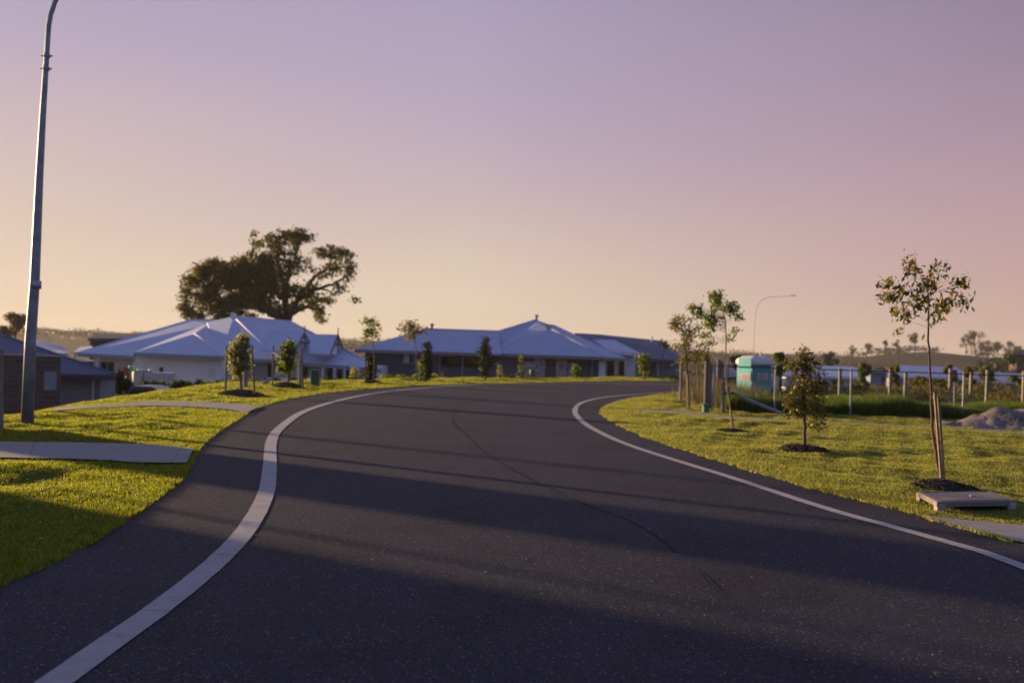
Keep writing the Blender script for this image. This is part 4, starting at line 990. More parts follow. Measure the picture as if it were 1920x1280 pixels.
# brick wall with meter box
bw = thing('brick_wall', (PZ(60,38,0).x, 38, -2.3), 'brown brick wall with a pale meter box behind the street lamp', 'wall')
zt_ = P(60, 665, 38).z; q = MB(); A = PZ(-160, 38, 0); B = PZ(108, 38, 0); q.prism([(A.x, 38), (B.x, 38), (B.x, 38.25), (A.x, 38.25)], -3.0, zt_-0.06); q.build('brickwork', MT['brick'], bw)
q = MB(); q.prism([(A.x, 37.94), (B.x+.06, 37.94), (B.x+.06, 38.3), (A.x, 38.3)], zt_-0.06, zt_); q.build('coping', MT['fascia'], bw)
mb_ = on(83.5, 106, 696, 731, 38, 0.06, 'meter_box', MT['greyblue_wall'], bw, 0.1)
on(85, 104.5, 698, 729.5, 38, 0.075, 'meter_box_door', MT['greyblue_wall'], mb_, 0.02)
post('marker_post', 1, 655, 800, 16.5, 0.045, MT['paletimber'], 'weathered pale post cut by the left edge of the picture', 'post')

# ---- roofs further back on the left
ht = thing('house', (PZ(215,92,0).x, 92, -2.5), 'dark two-storey house showing its charcoal hip roof above the left end of the white house', 'house')
roof([[(166,634,88),(262,634,90),(262,627,94),(180,624.5,94)],[(166,634,88),(180,624.5,94),(172,632,104)],[(180,624.5,94),(262,627,94),(262,632,104),(172,632,104)]], MT['roof_black'], ht, 0.2, gut=[((166,634,88),(262,634,90))], gm='roof_black')
wb = MB(); wallbox(168, 262, 91, 103, -3.5, P(200,636,91).z, wb); wb.build('wall', MT['fascia'], ht).data.materials[0] = MT['brick']
roof([[(138,660,82),(178,656,82),(172,648,88),(150,650,88)]], MT['roof_blue'], ht, 0.15, name='porch_roof')
on(138, 141, 660, 676, 82, 0, 'post', MT['white'], ht, 0.2)
h6 = thing('house', (PZ(95,62,0).x, 62, -2.5), 'house with grey-blue roof just visible over the deep blue roof', 'house')
roof([[(40,660,58),(128,662,58),(112,656,62),(72,639,66)],[(72,639,66),(112,656,62),(128,662,58),(120,650,74)],[(40,660,58),(72,639,66),(40,650,74)]], MT['roof_mid'], h6, 0.15)
wb = MB(); wallbox(48, 120, 60, 72, -3, -0.2, wb); wb.build('wall', MT['greyblue_wall'], h6)

# ---- far right low houses
def lowhouse(px0, px1, pr0, pr1, ye, yr, yb, d, wallm, roofm, label, wins):
    o = thing('house', (PZ((px0+px1)/2, d, 0).x, d, -3.4), label, 'house')
    roof([[(px0,ye,d),(px1,ye+(px1-px0)*.033,d),(pr1,yr+(pr1-pr0)*.033,d+6),(pr0,yr,d+6)],[(px0,ye,d),(pr0,yr,d+6),(px0+8,ye-3,d+13)],[(px1,ye+(px1-px0)*.033,d),(px1-6,ye,d+13),(pr1,yr+(pr1-pr0)*.033,d+6)],[(pr0,yr,d+6),(pr1,yr+(pr1-pr0)*.033,d+6),(px1-6,ye,d+13),(px0+8,ye-3,d+13)]], MT[roofm], o, 0.15, gut=[((px0,ye,d),(px1,ye+(px1-px0)*.033,d))], gm='white')
    q = MB(); wallbox(px0+12, px1-5, d+0.8, d+3, -5.5, P((px0+px1)/2, ye+3, d+.8).z, q); q.build('wall', MT[wallm], o)
    for (a, b, y0, y1) in wins: window(a, b, y0, y1, d+0.8, o)
    return o
lowhouse(1462, 1640, 1500, 1600, 702, 684, 742, 100, 'render_white', 'roof_blue', 'low white-walled house with pale roof behind the wire fence near the bushy young tree', [(1500,1520,712,735),(1560,1580,712,735),(1653,1660,708,740)])
hx = lowhouse(1655, 1830, 1680, 1790, 704, 684, 742, 118, 'greyblue_wall', 'roof_blue', 'low house with pale roof behind the stem of the thin gum sapling', [(1702,1712,714,740),(1760,1775,716,740)])
lowhouse(1790, 1960, 1830, 1930, 712, 697, 745, 128, 'greyblue_wall', 'roof_mid', 'low grey-roofed house behind the soil heap at the right edge', [(1850,1865,722,742)])
wb = MB(); wallbox(1632, 1662, 98, 99.2, -5.5, P(1647,697,98).z, wb); hq = thing('shed', (PZ(1647,98,0).x, 98, -3.5), 'plain white flat-roofed shed with one dark door between the two pale roofs', 'shed'); wb.build('wall', MT['greyblue_wall'], hq)
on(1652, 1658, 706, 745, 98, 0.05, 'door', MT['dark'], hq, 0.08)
roof([[(1629,695,97.6),(1665,696.5,97.6),(1665,695.5,100),(1629,694,100)]], MT['roof_mid'], hq, 0.15)
lowhouse(1325, 1400, 1340, 1385, 700, 688, 725, 95, 'brick', 'roof_navy', 'small brick house glimpsed left of the portable toilet', [(1350,1360,706,716)])
fartree(1905, 700, 38, 40, 138, 'dense dark tree below the high roof at the right edge', 'leaf_dark', 1400, 0.9)
hr = lowhouse(1893, 2060, 1925, 2030, 664, 652, 690, 150, 'fascia', 'roof_black', 'dark roofed house high up at the right edge of the view', [])
for c_ in hr.children:
    if c_.name.startswith('wall') or c_.name.startswith('gutter'): c_.data.materials[0] = MT['brick']

# ---- unseen house blocks added left of the frame, shaped to cast the road's shade bands
sdir = Vector((0.842, -0.539, 0)); nn_ = Vector((0.539, 0.842, 0))      # nn_ . p = 0.842*c
def cpt_(x, c): return (x, c-0.64*x)
nb = thing('house', (-17, 16, -2.3), 'unseen neighbouring house added beyond the left edge, shaped to shade the road', 'house')
q = MB(); q.prism([cpt_(-14.2, 6.6), cpt_(-14.2, -14), cpt_(-24, -14), cpt_(-24, 6.6)], -3, 4.3); q.prism([cpt_(-14.5, 11.1), cpt_(-14.5, 8.75), cpt_(-18.5, 8.75), cpt_(-18.5, 11.1)], -3, 3.75)
q.build('wall', MT['render_white'], nb)

# ================================================================== VEHICLES
def car(px0, px1, ytop, d, zg, label, ute=True, flip=False):
    L = abs(PZ(px1, d, 0).x-PZ(px0, d, 0).x); x0 = PZ(px0, d, 0).x
    root = thing('parked_car', (x0+L/2, d, zg), label, 'car')
    Ht = P((px0+px1)/2, ytop, d).z-zg
    w = 0.9
    prof = [(0,.45),(0,.98),(.02,1.02),(.30,1.03),(.31,1.06),(.72,1.08),(.96,.96),(1,.85),(1,.42),(.9,.3),(.1,.3)]
    k = Ht/1.78
    def ex(prof, y0, y1, name, m, par, bev=0.04, taper=0):
        q = MB(); n = len(prof)
        vs = [(x0+(1-u if flip else u)*L, d+y0+(taper if h > 1.2 else 0), zg+h*k) for u, h in prof]+[(x0+(1-u if flip else u)*L, d+y1-(taper if h > 1.2 else 0), zg+h*k) for u, h in prof]
        fs = [tuple(range(n)), tuple(range(2*n-1, n-1, -1))]+[(i, (i+1) % n, n+(i+1) % n, n+i) for i in range(n)]
        q.add(vs, fs); return q.build(name, m, par, False, bev)
    b = ex(prof, -w, w, 'body', MT['carpaint'], root)
    cab = [(.30,1.04),(.345,1.70),(.38,1.78),(.56,1.78),(.60,1.72),(.74,1.05)] if ute else [(.10,1.0),(.2,1.62),(.28,1.72),(.55,1.75),(.62,1.68),(.78,1.03)]
    ex(cab, -w+.06, w-.06, 'cabin', MT['carpaint'], root, 0.04, 0.1)
    cx_ = .5*(cab[0][0]+cab[-1][0]); g = [(cx_+(u-cx_)*.9, 1.1+(h-1.04)*.8) for u, h in cab]
    ex(g, -w+.035, -w+.1, 'side_window', MT['glass'], root, 0.01, 0.09)
    q = MB(); a1 = cab[-1]; a0 = cab[-2]
    A = Vector((x0+(1-a0[0] if flip else a0[0])*L, d, zg+a0[1]*k)); B = Vector((x0+(1-a1[0] if flip else a1[0])*L, d, zg+a1[1]*k)); 
    q.slab([A+Vector((.03,-.7,.03)), B+Vector((.03,-.8,.03)), B+Vector((.03,.8,.03)), A+Vector((.03,.7,.03))], 0.03); q.build('windscreen', MT['chrome'], root)
    for u in (.18, .8):
        q = MB(); q.tube([(x0+u*L, d-w-.01, zg+.35), (x0+u*L, d-w+.22, zg+.35)], .35, 18); wh = q.build('wheel', MT['rubber'], root)
        q = MB(); q.tube([(x0+u*L, d-w-.02, zg+.35), (x0+u*L, d-w, zg+.35)], .2, 14); q.build('rim', MT['chrome'], wh)
    q = MB(); q.box((x0+(.995 if flip else .0)*L, d-w+.1, zg+.85*k), (.06,.22,.28)); q.build('tail_light', MT['redlamp'], root)
car(196, 372, 722.5, 40, -2.15, 'dark blue utility parked below the verge in front of the white house')
car(486, 560, 706, 50, -1.95, 'dark car parked by the verandah behind the two staked trees', False)

# ================================================================== LEFT VERGE TREES
mA = mound(452, 741, 46, 0.20, 'mulch mound under the silvery staked tree nearest on the left verge')
mB = mound(541, 727, 32, 0.16, 'mulch mound under the second staked tree, left of the green cabinet')
mC = mound(698, 719.5, 24, 0.12, 'low mulch mound under the dark clipped shrub and thin sapling')
mD = mound(780, 715, 22, 0.08, 'low dark mulch bed left of the dark narrow shrub before the charcoal house')
GL_ = 'young trees on the left verge'
make_tree('young_tree', 'silvery green conical young tree between two black stakes, nearest on the left verge', 'tree', GL_,
    [(452,738),(452,715),(450,700),(450,660),(452,630)], gp(452,739).y, 0.05, 0.02,
    [(454,633,9,12,150),(448,648,17,12,260),(458,650,12,10,120),(440,665,13,12,220),(462,668,13,12,200),(450,682,20,11,300),(440,695,13,9,120),(462,690,9,8,90),(444,706,9,6,50)], 0.13, MT['palebark'], MT['leaf_pale'], droop=0.2, aspect=0.5, ncl=10, rc=0.06, shell=0.4, twig=0.002)
make_tree('young_tree', 'yellow-green rounded young tree between dark stakes, left of the green cabinet', 'tree', GL_,
    [(541,724),(541,705),(540,690),(538,660),(540,645)], gp(541,725).y, 0.05, 0.02,
    [(542,646,8,9,110),(535,655,12,9,190),(545,662,11,10,180),(532,672,13,9,200),(545,678,11,9,170),(536,690,14,8,180),(527,694,6,5,40)], 0.14, MT['palebark'], MT['leaf_green'], droop=0.2, aspect=0.5, ncl=10, rc=0.07, shell=0.4, twig=0.002)
def vpost(px, yt, d, r, m, label, lean=0): post('tree_stake', px, yt, 0, d, r, m, label, 'stake', 'dark posts round the left verge trees', lean)
vpost(422, 648, gp(452,741).y+0.5, 0.03, MT['blackmetal'], 'black stake left of the silvery conical tree', 3)
vpost(478, 647, gp(452,741).y-0.4, 0.03, MT['blackmetal'], 'black stake right of the silvery conical tree', -6)
vpost(511, 648, gp(541,728).y+0.5, 0.03, MT['blackmetal'], 'black stake left of the yellow-green rounded tree', 1)
vpost(568, 650, gp(541,728).y-0.4, 0.03, MT['blackmetal'], 'black stake right of the yellow-green rounded tree', -3)
post('verge_post', 460, 685, 730, gp(460,728).y+1.0, 0.08, MT['paletimber'], 'short pale post just behind the silvery conical tree', 'post')
post('verge_post', 563, 666, 722, gp(563,724).y+0.4, 0.075, MT['paletimber'], 'taller pale post beside the yellow-green rounded tree', 'post')
q = MB(); dd = gp(541,728).y; q.tube([P(512,660,dd+.4), P(528,671,dd), P(545,672,dd), P(566,664,dd-.3)], 0.02, 6); tag(q.build('tree_tie', MT['blackmetal']), 'black strap slung between the stakes round the yellow-green tree', 'tie')
q = MB(); q.tube([P(478,727,dd+2), P(500,715,dd+2), P(530,699,dd+2.5)], 0.05, 8); tag(q.build('brace_rail', MT['galv']), 'diagonal grey rail rising between the two staked trees', 'rail')
make_tree('young_tree', 'thin sapling with small bright crown standing behind the dark clipped shrub', 'tree', GL_,
    [(701,718),(701,690),(701,660),(699,640),(697,620)], gp(701,719).y, 0.035, 0.012,
    [(696,604,8,9,80),(688,603,7,7,50),(694,620,9,10,100),(688,628,8,6,60),(708,612,8,8,45),(702,629,7,6,40),(686,636,4,6,20)], 0.14, MT['palebark'], MT['leaf_green'], droop=0.5, aspect=0.45, ncl=8, rc=0.09, twig=0.006)
make_tree('young_tree', 'thin sapling with flat straggly crown in front of the charcoal house roof', 'tree', GL_,
    [(781,714),(781,680),(780,650),(775,625)], gp(781,715).y, 0.035, 0.012,
    [(768,605,10,6,70),(757,618,10,7,80),(775,615,14,8,110),(787,620,10,6,50),(770,628,12,7,90),(765,636,6,4,30),(790,622,8,5,40)], 0.15, MT['palebark'], MT['leaf_gum'], droop=0.5, aspect=0.4, ncl=7, rc=0.1, twig=0.006)
def shrub(px, pyb, rx, ytop, label, m='leaf_dark', n=1400, leaf=0.12, d=None, grp='narrow clipped shrubs', stem=6, name='shrub'):
    b = gp(px, pyb); d = d or b.y; k = 1/ppm(d); h = pyb-ytop; cr = []
    for i in range(5):
        t = (i+.5)/5; prof = [0.75,1.0,1.0,0.85,0.5][i]; cr.append((px+rng.uniform(-1,1)*rx*.1, pyb-stem*.6-(h-stem)*t, rx*prof, (h-stem)/5*0.75, int(n*prof/4)))
    return make_tree(name, label, 'shrub', grp, [(px, pyb), (px, pyb-h*0.4), (px, pyb-h*0.8)], d, 0.05, 0.015, cr, leaf, MT['bark'], MT[m], 0.0, 0.5, 12, 0.08, 0.45, twigs=False)
shrub(694, 718, 8, 668, 'dark clipped columnar shrub on the mound with the thin sapling')
shrub(800, 714, 10.5, 640, 'dark narrow shrub in front of the charcoal house window')
shrub(791, 713, 6, 668, 'yellowish lower shoot beside the dark narrow shrub', 'leaf_green', 350)
shrub(910, 712, 13, 629, 'tall dark columnar shrub on a short stem in front of the charcoal house', n=1900, stem=12)
shrub(977, 710, 3.5, 660, 'spindly yellow-green shrub left of the stone piers', 'leaf_green', 160)
shrub(937, 710, 3, 680, 'tiny pale seedling between columnar shrub and stone piers', 'leaf_pale', 90)
shrub(1080, 709, 6, 683, 'small green cone shrub right of the stone piers', 'leaf_green', 500)
make_tree('young_tree', 'yellow-green lollipop tree left of the two in front of the navy roofed house', 'tree', 'pair of small trees across the road', [(1208,711),(1208,695),(1207,680)], gp(1208,712).y, 0.06, 0.02, [(1207,673,9,8,200),(1209,688,9,9,230),(1204,682,8,8,100)], 0.2, MT['palebark'], MT['leaf_green'], 0.2, 0.5, 10, 0.15)
make_tree('young_tree', 'duller green lollipop tree right of the two in front of the navy roofed house', 'tree', 'pair of small trees across the road', [(1246,711),(1244,695),(1243,680)], gp(1246,712).y, 0.06, 0.02, [(1242,680,12,7,220),(1246,691,11,9,230),(1239,686,8,8,100)], 0.2, MT['palebark'], MT['leaf_gum'], 0.2, 0.5, 10, 0.15)
make_tree('young_tree', 'bare thin sapling in front of the navy roof, behind the pair of small trees', 'tree', None, [(1246,700),(1243,670),(1246,645)], 74, 0.06, 0.02, [(1246,643,12,4,80),(1250,650,8,4,30)], 0.25, MT['palebark'], MT['leaf_gum'], 0.4, 0.4, 10, 0.15)
# low planting along the houses
def bush(px, py, rx, ry, d, m, label, n=500, leaf=0.14, grp='low garden bushes', name='bush'):
    c = P(px, py, d); g = float(H(c.x, c.y)); k = 1/ppm(d); root = thing(name, (c.x, c.y, g), label, 'bush', grp)
    pt = ell_pts(c, (rx*k, min(rx*k, 1.2), ry*k), n, 0.5); pt = pt+rng.normal(size=pt.shape)*0.06
    fastmesh('foliage', leaves(pt, leaf, 0, 0.5), 4, MT[m], root, LEAF_F)
    q = MB(); 
    for i in range(4): q.tube([(c.x+0.05*i, c.y, g-.1), c+Vector((rng.normal()*rx*k*.4, 0, 0))], [0.05, 0.02], 5)
    q.build('stem', MT['bark'], root)
bush(203, 722, 10, 22, 45, 'leaf_dark', 'tall dark bush beside the garage of the blue-roofed house', 900)
bush(224, 716, 10, 24, 46, 'leaf_dark', 'tallest dark bush between the garage and the rust-red cabinet', 900)
bush(192, 712, 4, 18, 44, 'leaf_green', 'yellow-green creeper at the garage corner', 200)
bush(240, 722, 8, 12, 46, 'leaf_dark', 'dark bush at the left end of the rainwater tank', 500)
for px, ry, ls in [(272,6,'first low bush in front of the rainwater tank'),(288,5,'second low bush in front of the rainwater tank'),(303,5,'low bush behind the parked utility bonnet'),(327,7,'low bush right of the rainwater tank'),(340,7,'low bush left of the plain white wall panel'),(353,6,'low bush under the plain white wall panel'),(374,9,'taller bush against the white wall'),(391,6,'low bush under the white wall access panel'),(408,7,'small round bush left of the silvery conical tree'),(433,6,'low bush behind the mound of the silvery tree')]:
    bush(px, 721, 7, ry, 50, 'leaf_green' if px % 2 else 'leaf_dark', ls, 260)
for px, ls in [(475,'reddish low bush between the staked trees'),(500,'low bush beneath the diagonal rail'),(552,'low bush behind the yellow-green tree'),(576,'low reddish bush left of the green cabinet'),(612,'dark low bush right of the green cabinet'),(632,'dark low bush under the verandah posts'),(664,'pale tall bush at the right end of the verandah')]:
    bush(px, 716 if px != 664 else 700, 7, 6 if px != 664 else 11, 50, 'leaf_gum' if px in (475,576) else ('leaf_pale' if px == 664 else 'leaf_dark'), ls, 220)
for px, w, ls in [(725,14,'long low green bush left of the charcoal house window'),(752,12,'bright low bush below the charcoal house window'),(780,10,'low green bush left of the dark narrow shrub'),(815,8,'low green bush right of the dark narrow shrub'),(940,8,'low dark bush before the charcoal garage wall'),(960,6,'tiny bush left of the stone piers')]:
    bush(px, 709, w, 5, 52, 'leaf_green', ls, 260, 0.16)
for px, w, ls in [(1160,22,'long low hedge before the white entry pillars'),(1262,14,'low hedge at the far right of the road bend'),(1225,10,'low bush between the two lollipop trees')]:
    bush(px, 709, w, 4, 66, 'leaf_green', ls, 300, 0.2)
q = MB(); c = P(998, 703, 56); g = float(H(c.x, 56)); q.tube([(c.x, 56, g-.1), (c.x, 56, c.z+.3)], 0.16, 12); tag(q.build('bollard', MT['greenbox']), 'short green bollard in front of the left stone pier', 'bollard')
q = MB(); q.tube([P(956,712,57), P(986,688,57)], 0.07, 8); tag(q.build('brace_rail', MT['galv']), 'diagonal grey rail left of the stone piers', 'rail')
q = MB(); c = P(829, 706, 52); q.box(c, (0.12,0.12,0.5)); tag(q.build('verge_post', MT['hessian']), 'tiny tan peg on the verge before the verandah', 'post')

# ================================================================== BIG TREE
def big_tree():
    d = 86.; k = 1/ppm(d)
    b = P(545, 640, d); g = float(H(b.x, b.y)); root = thing('old_tree', (b.x, b.y, g), 'giant old spreading tree towering over the pale roof of the white house', 'tree')
    q = MB()
    def br(pl, r):
        pl = [P(p[0], p[1], d+(p[2] if len(p) > 2 else 0)) for p in pl]
        out = []; rr = []
        n = len(pl)-1
        for i in range(n):
            for s_ in range(4):
                t = s_/4; out.append(pl[i].lerp(pl[i+1], t)+Vector((rng.normal(), rng.normal(), rng.normal()))*0.05); rr.append(r[0]+(r[1]-r[0])*((i+t)/n))
        out.append(pl[-1]); rr.append(r[1]); q.tube(out, [x*0.72 for x in rr], 9)
    br([(533,720),(533,640),(534,600)], (1.0,0.75)); br([(534,604),(524,590),(505,578,1),(480,565,2),(450,555,3),(410,560,3)], (0.5,0.12))
    br([(532,604),(515,592),(495,580,-2),(470,575,-3),(430,580,-4),(390,590,-4)], (0.42,0.1))
    br([(536,600),(536,570),(532,530),(522,490),(512,460)], (0.55,0.1)); br([(536,560),(540,520,1),(555,480,2),(565,445,2)], (0.35,0.08))
    br([(540,600),(548,575),(565,555,-1),(600,540,-2),(630,530,-2),(650,520,-2)], (0.4,0.07)); br([(560,556),(590,520,1),(615,500,2),(640,480,3)], (0.28,0.06))
    br([(545,590),(575,575),(595,580),(612,590)], (0.25,0.05)); br([(530,560),(490,520),(470,480,-1),(478,450,-2)], (0.3,0.06)); br([(600,540),(625,548),(655,545)], (0.12,0.04))
    br([(450,555,3),(400,530,2),(370,510,2)], (0.2,0.06)); br([(410,560,3),(370,570,2),(345,560,1)], (0.14,0.05))
    q.build('trunk', MT['darkbark'], root, True)
    blobs = [(350,550,14,22,.55),(345,575,10,10,.35),(362,525,18,18,.8),(380,510,20,14,.9),(400,500,22,16,1.2),(375,560,18,20,.6),(395,545,24,28,1.8),(410,580,26,16,1.5),(355,590,10,12,.35),(375,592,16,8,.5),
             (425,515,28,22,1.9),(450,530,30,30,2.4),(455,500,24,18,1.6),(480,510,26,22,1.8),(480,550,30,26,2.2),(440,570,30,20,1.8),(510,540,26,26,1.8),(500,575,30,14,1.1),(420,600,20,7,.4),(455,592,24,6,.4),
             (500,490,22,18,1.1),(520,470,20,20,1.0),(540,445,24,14,1.0),(515,450,18,14,.6),(560,438,20,10,.7),(575,445,12,12,.45),(480,465,12,14,.3),(470,475,10,8,.2),(480,442,6,9,.12),(555,470,16,22,.7),(545,500,20,18,1.0),(520,510,20,16,1.0),
             (550,545,22,16,1.0),(575,555,22,16,.9),(560,575,18,10,.5),(590,570,20,12,.6),(600,585,12,10,.35),(580,535,14,8,.25),
             (615,475,18,14,.75),(640,475,18,12,.7),(645,500,18,16,.6),(625,500,18,18,.55),(600,470,12,10,.2),(655,515,11,12,.35),(610,520,16,10,.3),(585,510,10,6,.12),(640,540,13,7,.25),(625,550,16,5,.12),(615,565,14,10,.3),(598,597,7,4,.08),(605,600,5,3,.05),(665,564,4,2,.03),(575,490,10,14,.15)]
    ap = []
    for (px, py, rx, ry, w) in blobs:
        ncl = max(2, int(w*(36 if px < 520 and py > 480 else 22))); c = P(px, py, d+rng.uniform(-2, 2)); cc = ell_pts(c, (rx*k*1.02, rx*k*1.6, ry*k*1.02), ncl, 0.3)
        for z in cc: ap.append(z[None, :]+rng.normal(size=(24, 3))*np.array([.25, .25, .16]))
    ap = np.concatenate(ap); print('big tree leaves', len(ap))
    fastmesh('crown', leaves(ap, 0.30, 0.2, 0.5), 4, MT['leaf_big'], root, LEAF_F)
big_tree()
# ------------------------------------------------------------------ trees in the distance
for a in [(1716,650,26,26,430,'lone feathery tree on the left shoulder of the hill'),(1684,655,18,20,430,'small round tree lower on the left shoulder of the hill'),(1812,652,26,24,440,'left tree of the pair on top of the hill'),(1828,655,34,30,442,'right, taller tree of the pair on top of the hill'),
          (1852,664,24,34,430,'broad tree just right of the pair on the hill'),(1870,664,22,26,425,'round tree low on the right flank of the hill'),(1892,668,28,26,420,'tall dark tree by the right edge of the view'),(1912,664,14,24,410,'dark low tree above the roof at the right edge'),
          (1598,665,18,18,380,'first faint tree on the skyline left of the hill'),(1625,668,24,24,390,'second faint tree on the skyline left of the hill'),(1660,664,26,10,400,'slim bare tree on the skyline left of the hill')]:
    fartree(*a, flatc=(0.3 if a[3] == 10 else 0.72))
fartree(1560, 690, 30, 34, 160, 'dark round tree on the skyline right of the bushy young tree', 'leaf_dark', 900, 0.8)
fartree(1326, 680, 18, 14, 120, 'dark cypress left of the portable toilet', 'leaf_dark', 500, 0.8)
fartree(28, 640, 50, 50, 120, 'large hazy tree on the left horizon above the deep blue roof', 'leaf_big', 1800, 0.6)
fartree(6, 638, 26, 28, 118, 'lower hazy tree at the left edge of the picture', 'leaf_big', 900, 0.7)
for a in [(1618,742,66,30,70,'bright green young tree in the paddock right of the first timber post','leaf_green'),(1606,738,20,20,72,'low leafy sucker beside the bright green paddock tree','leaf_green'),
          (1680,742,62,22,74,'dark slim tree behind the second timber post','leaf_gum'),(1780,745,66,26,76,'slim dark tree in the paddock right of the gum sapling stem','leaf_gum'),(1815,745,60,26,72,'rusty topped tree in the paddock behind the timber fence','leaf_gum'),
          (1850,748,64,30,70,'bright yellow-green tree in the paddock above the soil heap','leaf_green'),(1722,742,36,34,72,'brown bushy tree in the paddock left of the gum sapling stem','leaf_gum'),(1765,742,30,36,72,'low green bush in the paddock right of the gum sapling stem','leaf_green'),
          (1900,748,44,40,72,'spreading shrub in the paddock at the right edge','leaf_green'),(1540,742,30,30,68,'dark shrub in the paddock right of the bushy young tree','leaf_dark'),(1465,700,40,24,66,'yellow-green tree behind the portable toilet','leaf_green'),(1385,690,22,24,64,'leafy shoot left of the portable toilet roof','leaf_gum')]:
    fartree(a[0], a[1], a[2], a[3], a[4], a[5], a[6], 1300, 0.92, 'paddock_tree')
def woodland():
    ap = []
    def clump(x, y, r, h, n):
        g = float(H(x, y)); ap.append(ell_pts((x, y, g+h*.5), (r, r, h*.55), n, .35))
    for i in range(420):
        px = rng.uniform(-60, 1980); d = rng.uniform(240, 700)
        if 1640 < px < 1940 and d < 460 and rng.uniform() < .8: continue
        if px < 1250 and d < 420: continue
        c = PZ(px, d, 0); clump(c.x, d, rng.uniform(6, 14), rng.uniform(2.5, 4.5), 130)
    for i in range(120):
        px = rng.uniform(1480, 2000); d = rng.uniform(150, 330); c = PZ(px, d, 0); clump(c.x, d, rng.uniform(3, 6), rng.uniform(2.5, 4.2), 170)
    for i in range(60):
        px = rng.uniform(1850, 2000); d = rng.uniform(170, 300); c = PZ(px, d, 0); clump(c.x, d, rng.uniform(4, 7), rng.uniform(5, 8), 200)
    ap = np.concatenate(ap); print('woodland', len(ap))
    o = fastmesh('woodland', leaves(ap, 1.1, 0, .6), 4, MT['leaf_far'], None, LEAF_F); tag(o, 'scrubby woodland covering the far land and the foot of the hill', None, None, 'stuff')
woodland()

# ================================================================== GRASS
inL = lambda x, y: (sdist(x, y, LEFTB) < 0)
inR = lambda x, y: (x > 1.5) & (x > 1.9)
lawn('grass', inL, (-13, 0), (5.0, 24), 900000, 0.036, MT['lawn'], 'short bright green lawn on the left verge')
n = 2600; fx = rng.uniform(-9, -3, n); fy = 5.5+15*rng.uniform(0, 1, n)**1.4; kf = inL(fx, fy) & (sdist(fx, fy, RP) > 0.15)
for pp in PATHP: kf &= sdist(fx, fy, pp) > 0.05
fx, fy = fx[kf], fy[kf]
tag(fastmesh('clover', leaves(np.stack([fx, fy, gz(fx, fy)+0.04], 1), 0.014, 0, 0.9), 4, mat('clover_flower', (0.5,0.47,0.3), .7), None, LEAF_F), 'small pale clover heads scattered in the left lawn', None, None, 'stuff')
lawn('grass', inL, (-12.5, 18), (24, 66), 600000, 0.04, MT['lawn'], 'sunlit verge grass running round the outside of the bend')
lawn('grass', inR, (1.5, 22), (9.0, 27.6), 1200000, 0.030, MT['lawnr'], 'dry green lawn round the right-hand saplings')
lawn('grass', lambda x, y: (x > 2.2) & (x < 9), (2, 9), (27.7, 46), 260000, 0.04, MT['lawnr'], 'patch of verge grass between the kerb path and the bend')
def scrub():
    ap = []
    for i in range(170):
        px = rng.uniform(1475, 1990); d = rng.uniform(58, 90); c = PZ(px, d, 0); g = float(H(c.x, d)); h = rng.uniform(.5, 1.5)*(0.75 if px < 1700 else 1.25)
        ap.append(ell_pts((c.x, d, g+h*.45), (rng.uniform(.6, 1.6), .8, h*.6), 90, .3))
    o = fastmesh('scrub', leaves(np.concatenate(ap), .2, 0, .5), 4, MT['leaf_gum'], None, LEAF_F); tag(o, 'brown-green weeds and scrub across the paddock', None, None, 'stuff')
scrub()
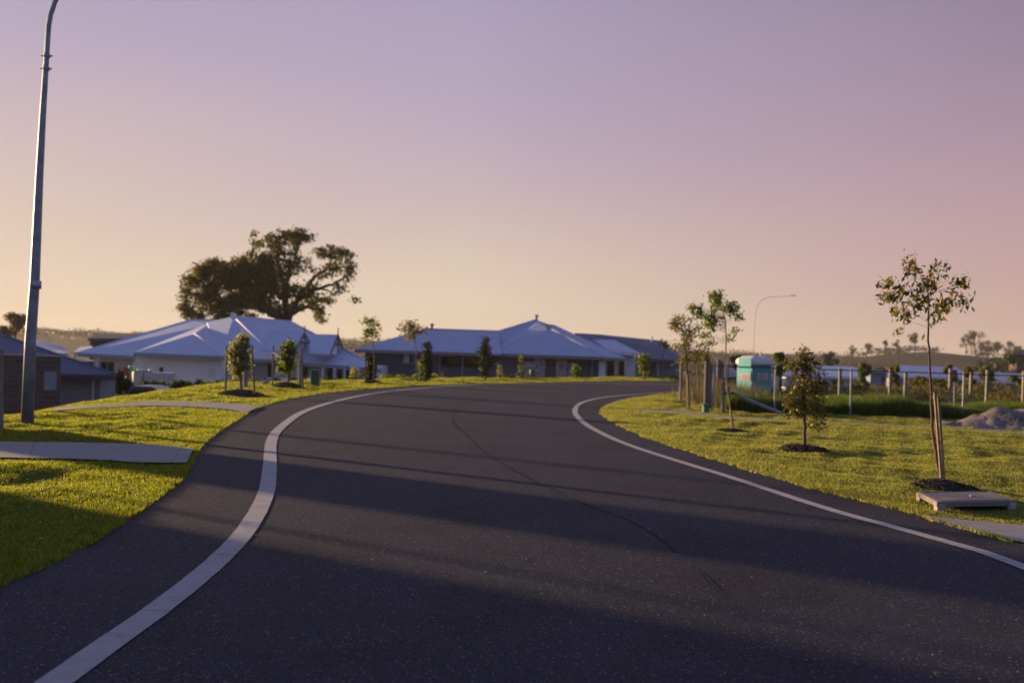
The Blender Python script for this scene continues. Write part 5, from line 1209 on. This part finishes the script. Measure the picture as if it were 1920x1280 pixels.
def tallgrass():
    n = 150000; px = rng.uniform(1362, 2150, n); d = 28.3+rng.beta(1.2, 2.0, n)*6.0
    x = (px-960)/FPX*d; k = x > 5.9; x, d = x[k], d[k]
    h = 0.41+0.10*np.sin(x*1.3)+0.06*np.sin(x*4.1); h = h*np.where(d > 30, 0.75, 1.0)
    v = blades(x, d, gz(x, d)-.02, h, 0.03+0*x, 0.45)
    o = fastmesh('grass', v, 3, MT['tall']); tag(o, 'dark strip of long uncut grass along the wire fence', None, None, 'stuff')
    n = 130000; x = rng.uniform(5.5, 55, n); d = rng.uniform(33, 75, n)
    k = (x/d < .6) & (sdist(x, d, ROADPOLY[::2]) > 0.3) & (x > 6+ (d-33)*.12); x, d = x[k], d[k]
    v = blades(x, d, H(x, d)-.02, 0.25+0.2*np.clip(np.sin(x*.7+np.sin(d*.5)), 0, 1), 0.06+0*x, 0.6)
    o = fastmesh('grass', v, 3, MT['tall']); tag(o, 'rough paddock grass behind the long dark grass strip', None, None, 'stuff')
    n = 2200; x = rng.normal(7.0, .55, n); d = rng.uniform(30, 37, n); k = (x > 5.7); x, d = x[k], d[k]
    v = blades(x, d, H(x, d)-.02, 0.75+0*x, 0.02+0*x, 0.35)
    o = fastmesh('grass', v, 3, MT['straw']); tag(o, 'dry straw-coloured stalks left of the portable toilet', None, None, 'stuff')
tallgrass()
# small stones and litter on the asphalt
def stones():
    n = 420; px = rng.uniform(0, 1920, n); py = rng.uniform(760, 1280, n); cs = []
    for a, b in zip(px, py):
        p = gp(a, b)
        if sdist(np.array([p.x]), np.array([p.y]), RP)[0] < -0.05 and p.y < 24: cs.append(p)
    q = MB()
    for p in cs:
        r = rng.uniform(.003, .009); v = []
        for t in [(1,0,0),(0,1,0),(-1,0,0),(0,-1,0),(0,0,1),(0,0,-.6)]:
            v.append((p.x+t[0]*r*rng.uniform(.7,1.4), p.y+t[1]*r*rng.uniform(.7,1.4), p.z+.004+t[2]*r*rng.uniform(.5,.9)))
        q.add(v, [(0,1,4),(1,2,4),(2,3,4),(3,0,4),(1,0,5),(2,1,5),(3,2,5),(0,3,5)])
    o = q.build('gravel', mat('loose_gravel', (0.22,0.19,0.16), .8, 0, .5, 20)); tag(o, 'loose stones scattered over the asphalt', None, None, 'stuff')
stones()

# ------------------------------------------------------------------ air
HAZE = 0.00026
if HAZE:
    q = MB(); q.obox((-1800,-60,-14), (3600,0,0), (0,1900,0), (0,0,42)); o = q.build('haze', MT['white']); o.data.materials.clear()
    m = bpy.data.materials.new('evening_haze'); m.use_nodes = True; n, l = m.node_tree.nodes, m.node_tree.links; n.clear()
    out = n.new('ShaderNodeOutputMaterial'); v = n.new('ShaderNodeVolumePrincipled'); v.inputs['Density'].default_value = HAZE; v.inputs['Color'].default_value = (0.85,0.78,0.72,1); v.inputs['Anisotropy'].default_value = 0.2
    l.new(v.outputs[0], out.inputs['Volume']); o.data.materials.append(m); tag(o, 'thin evening haze in the air', None, None, 'stuff')
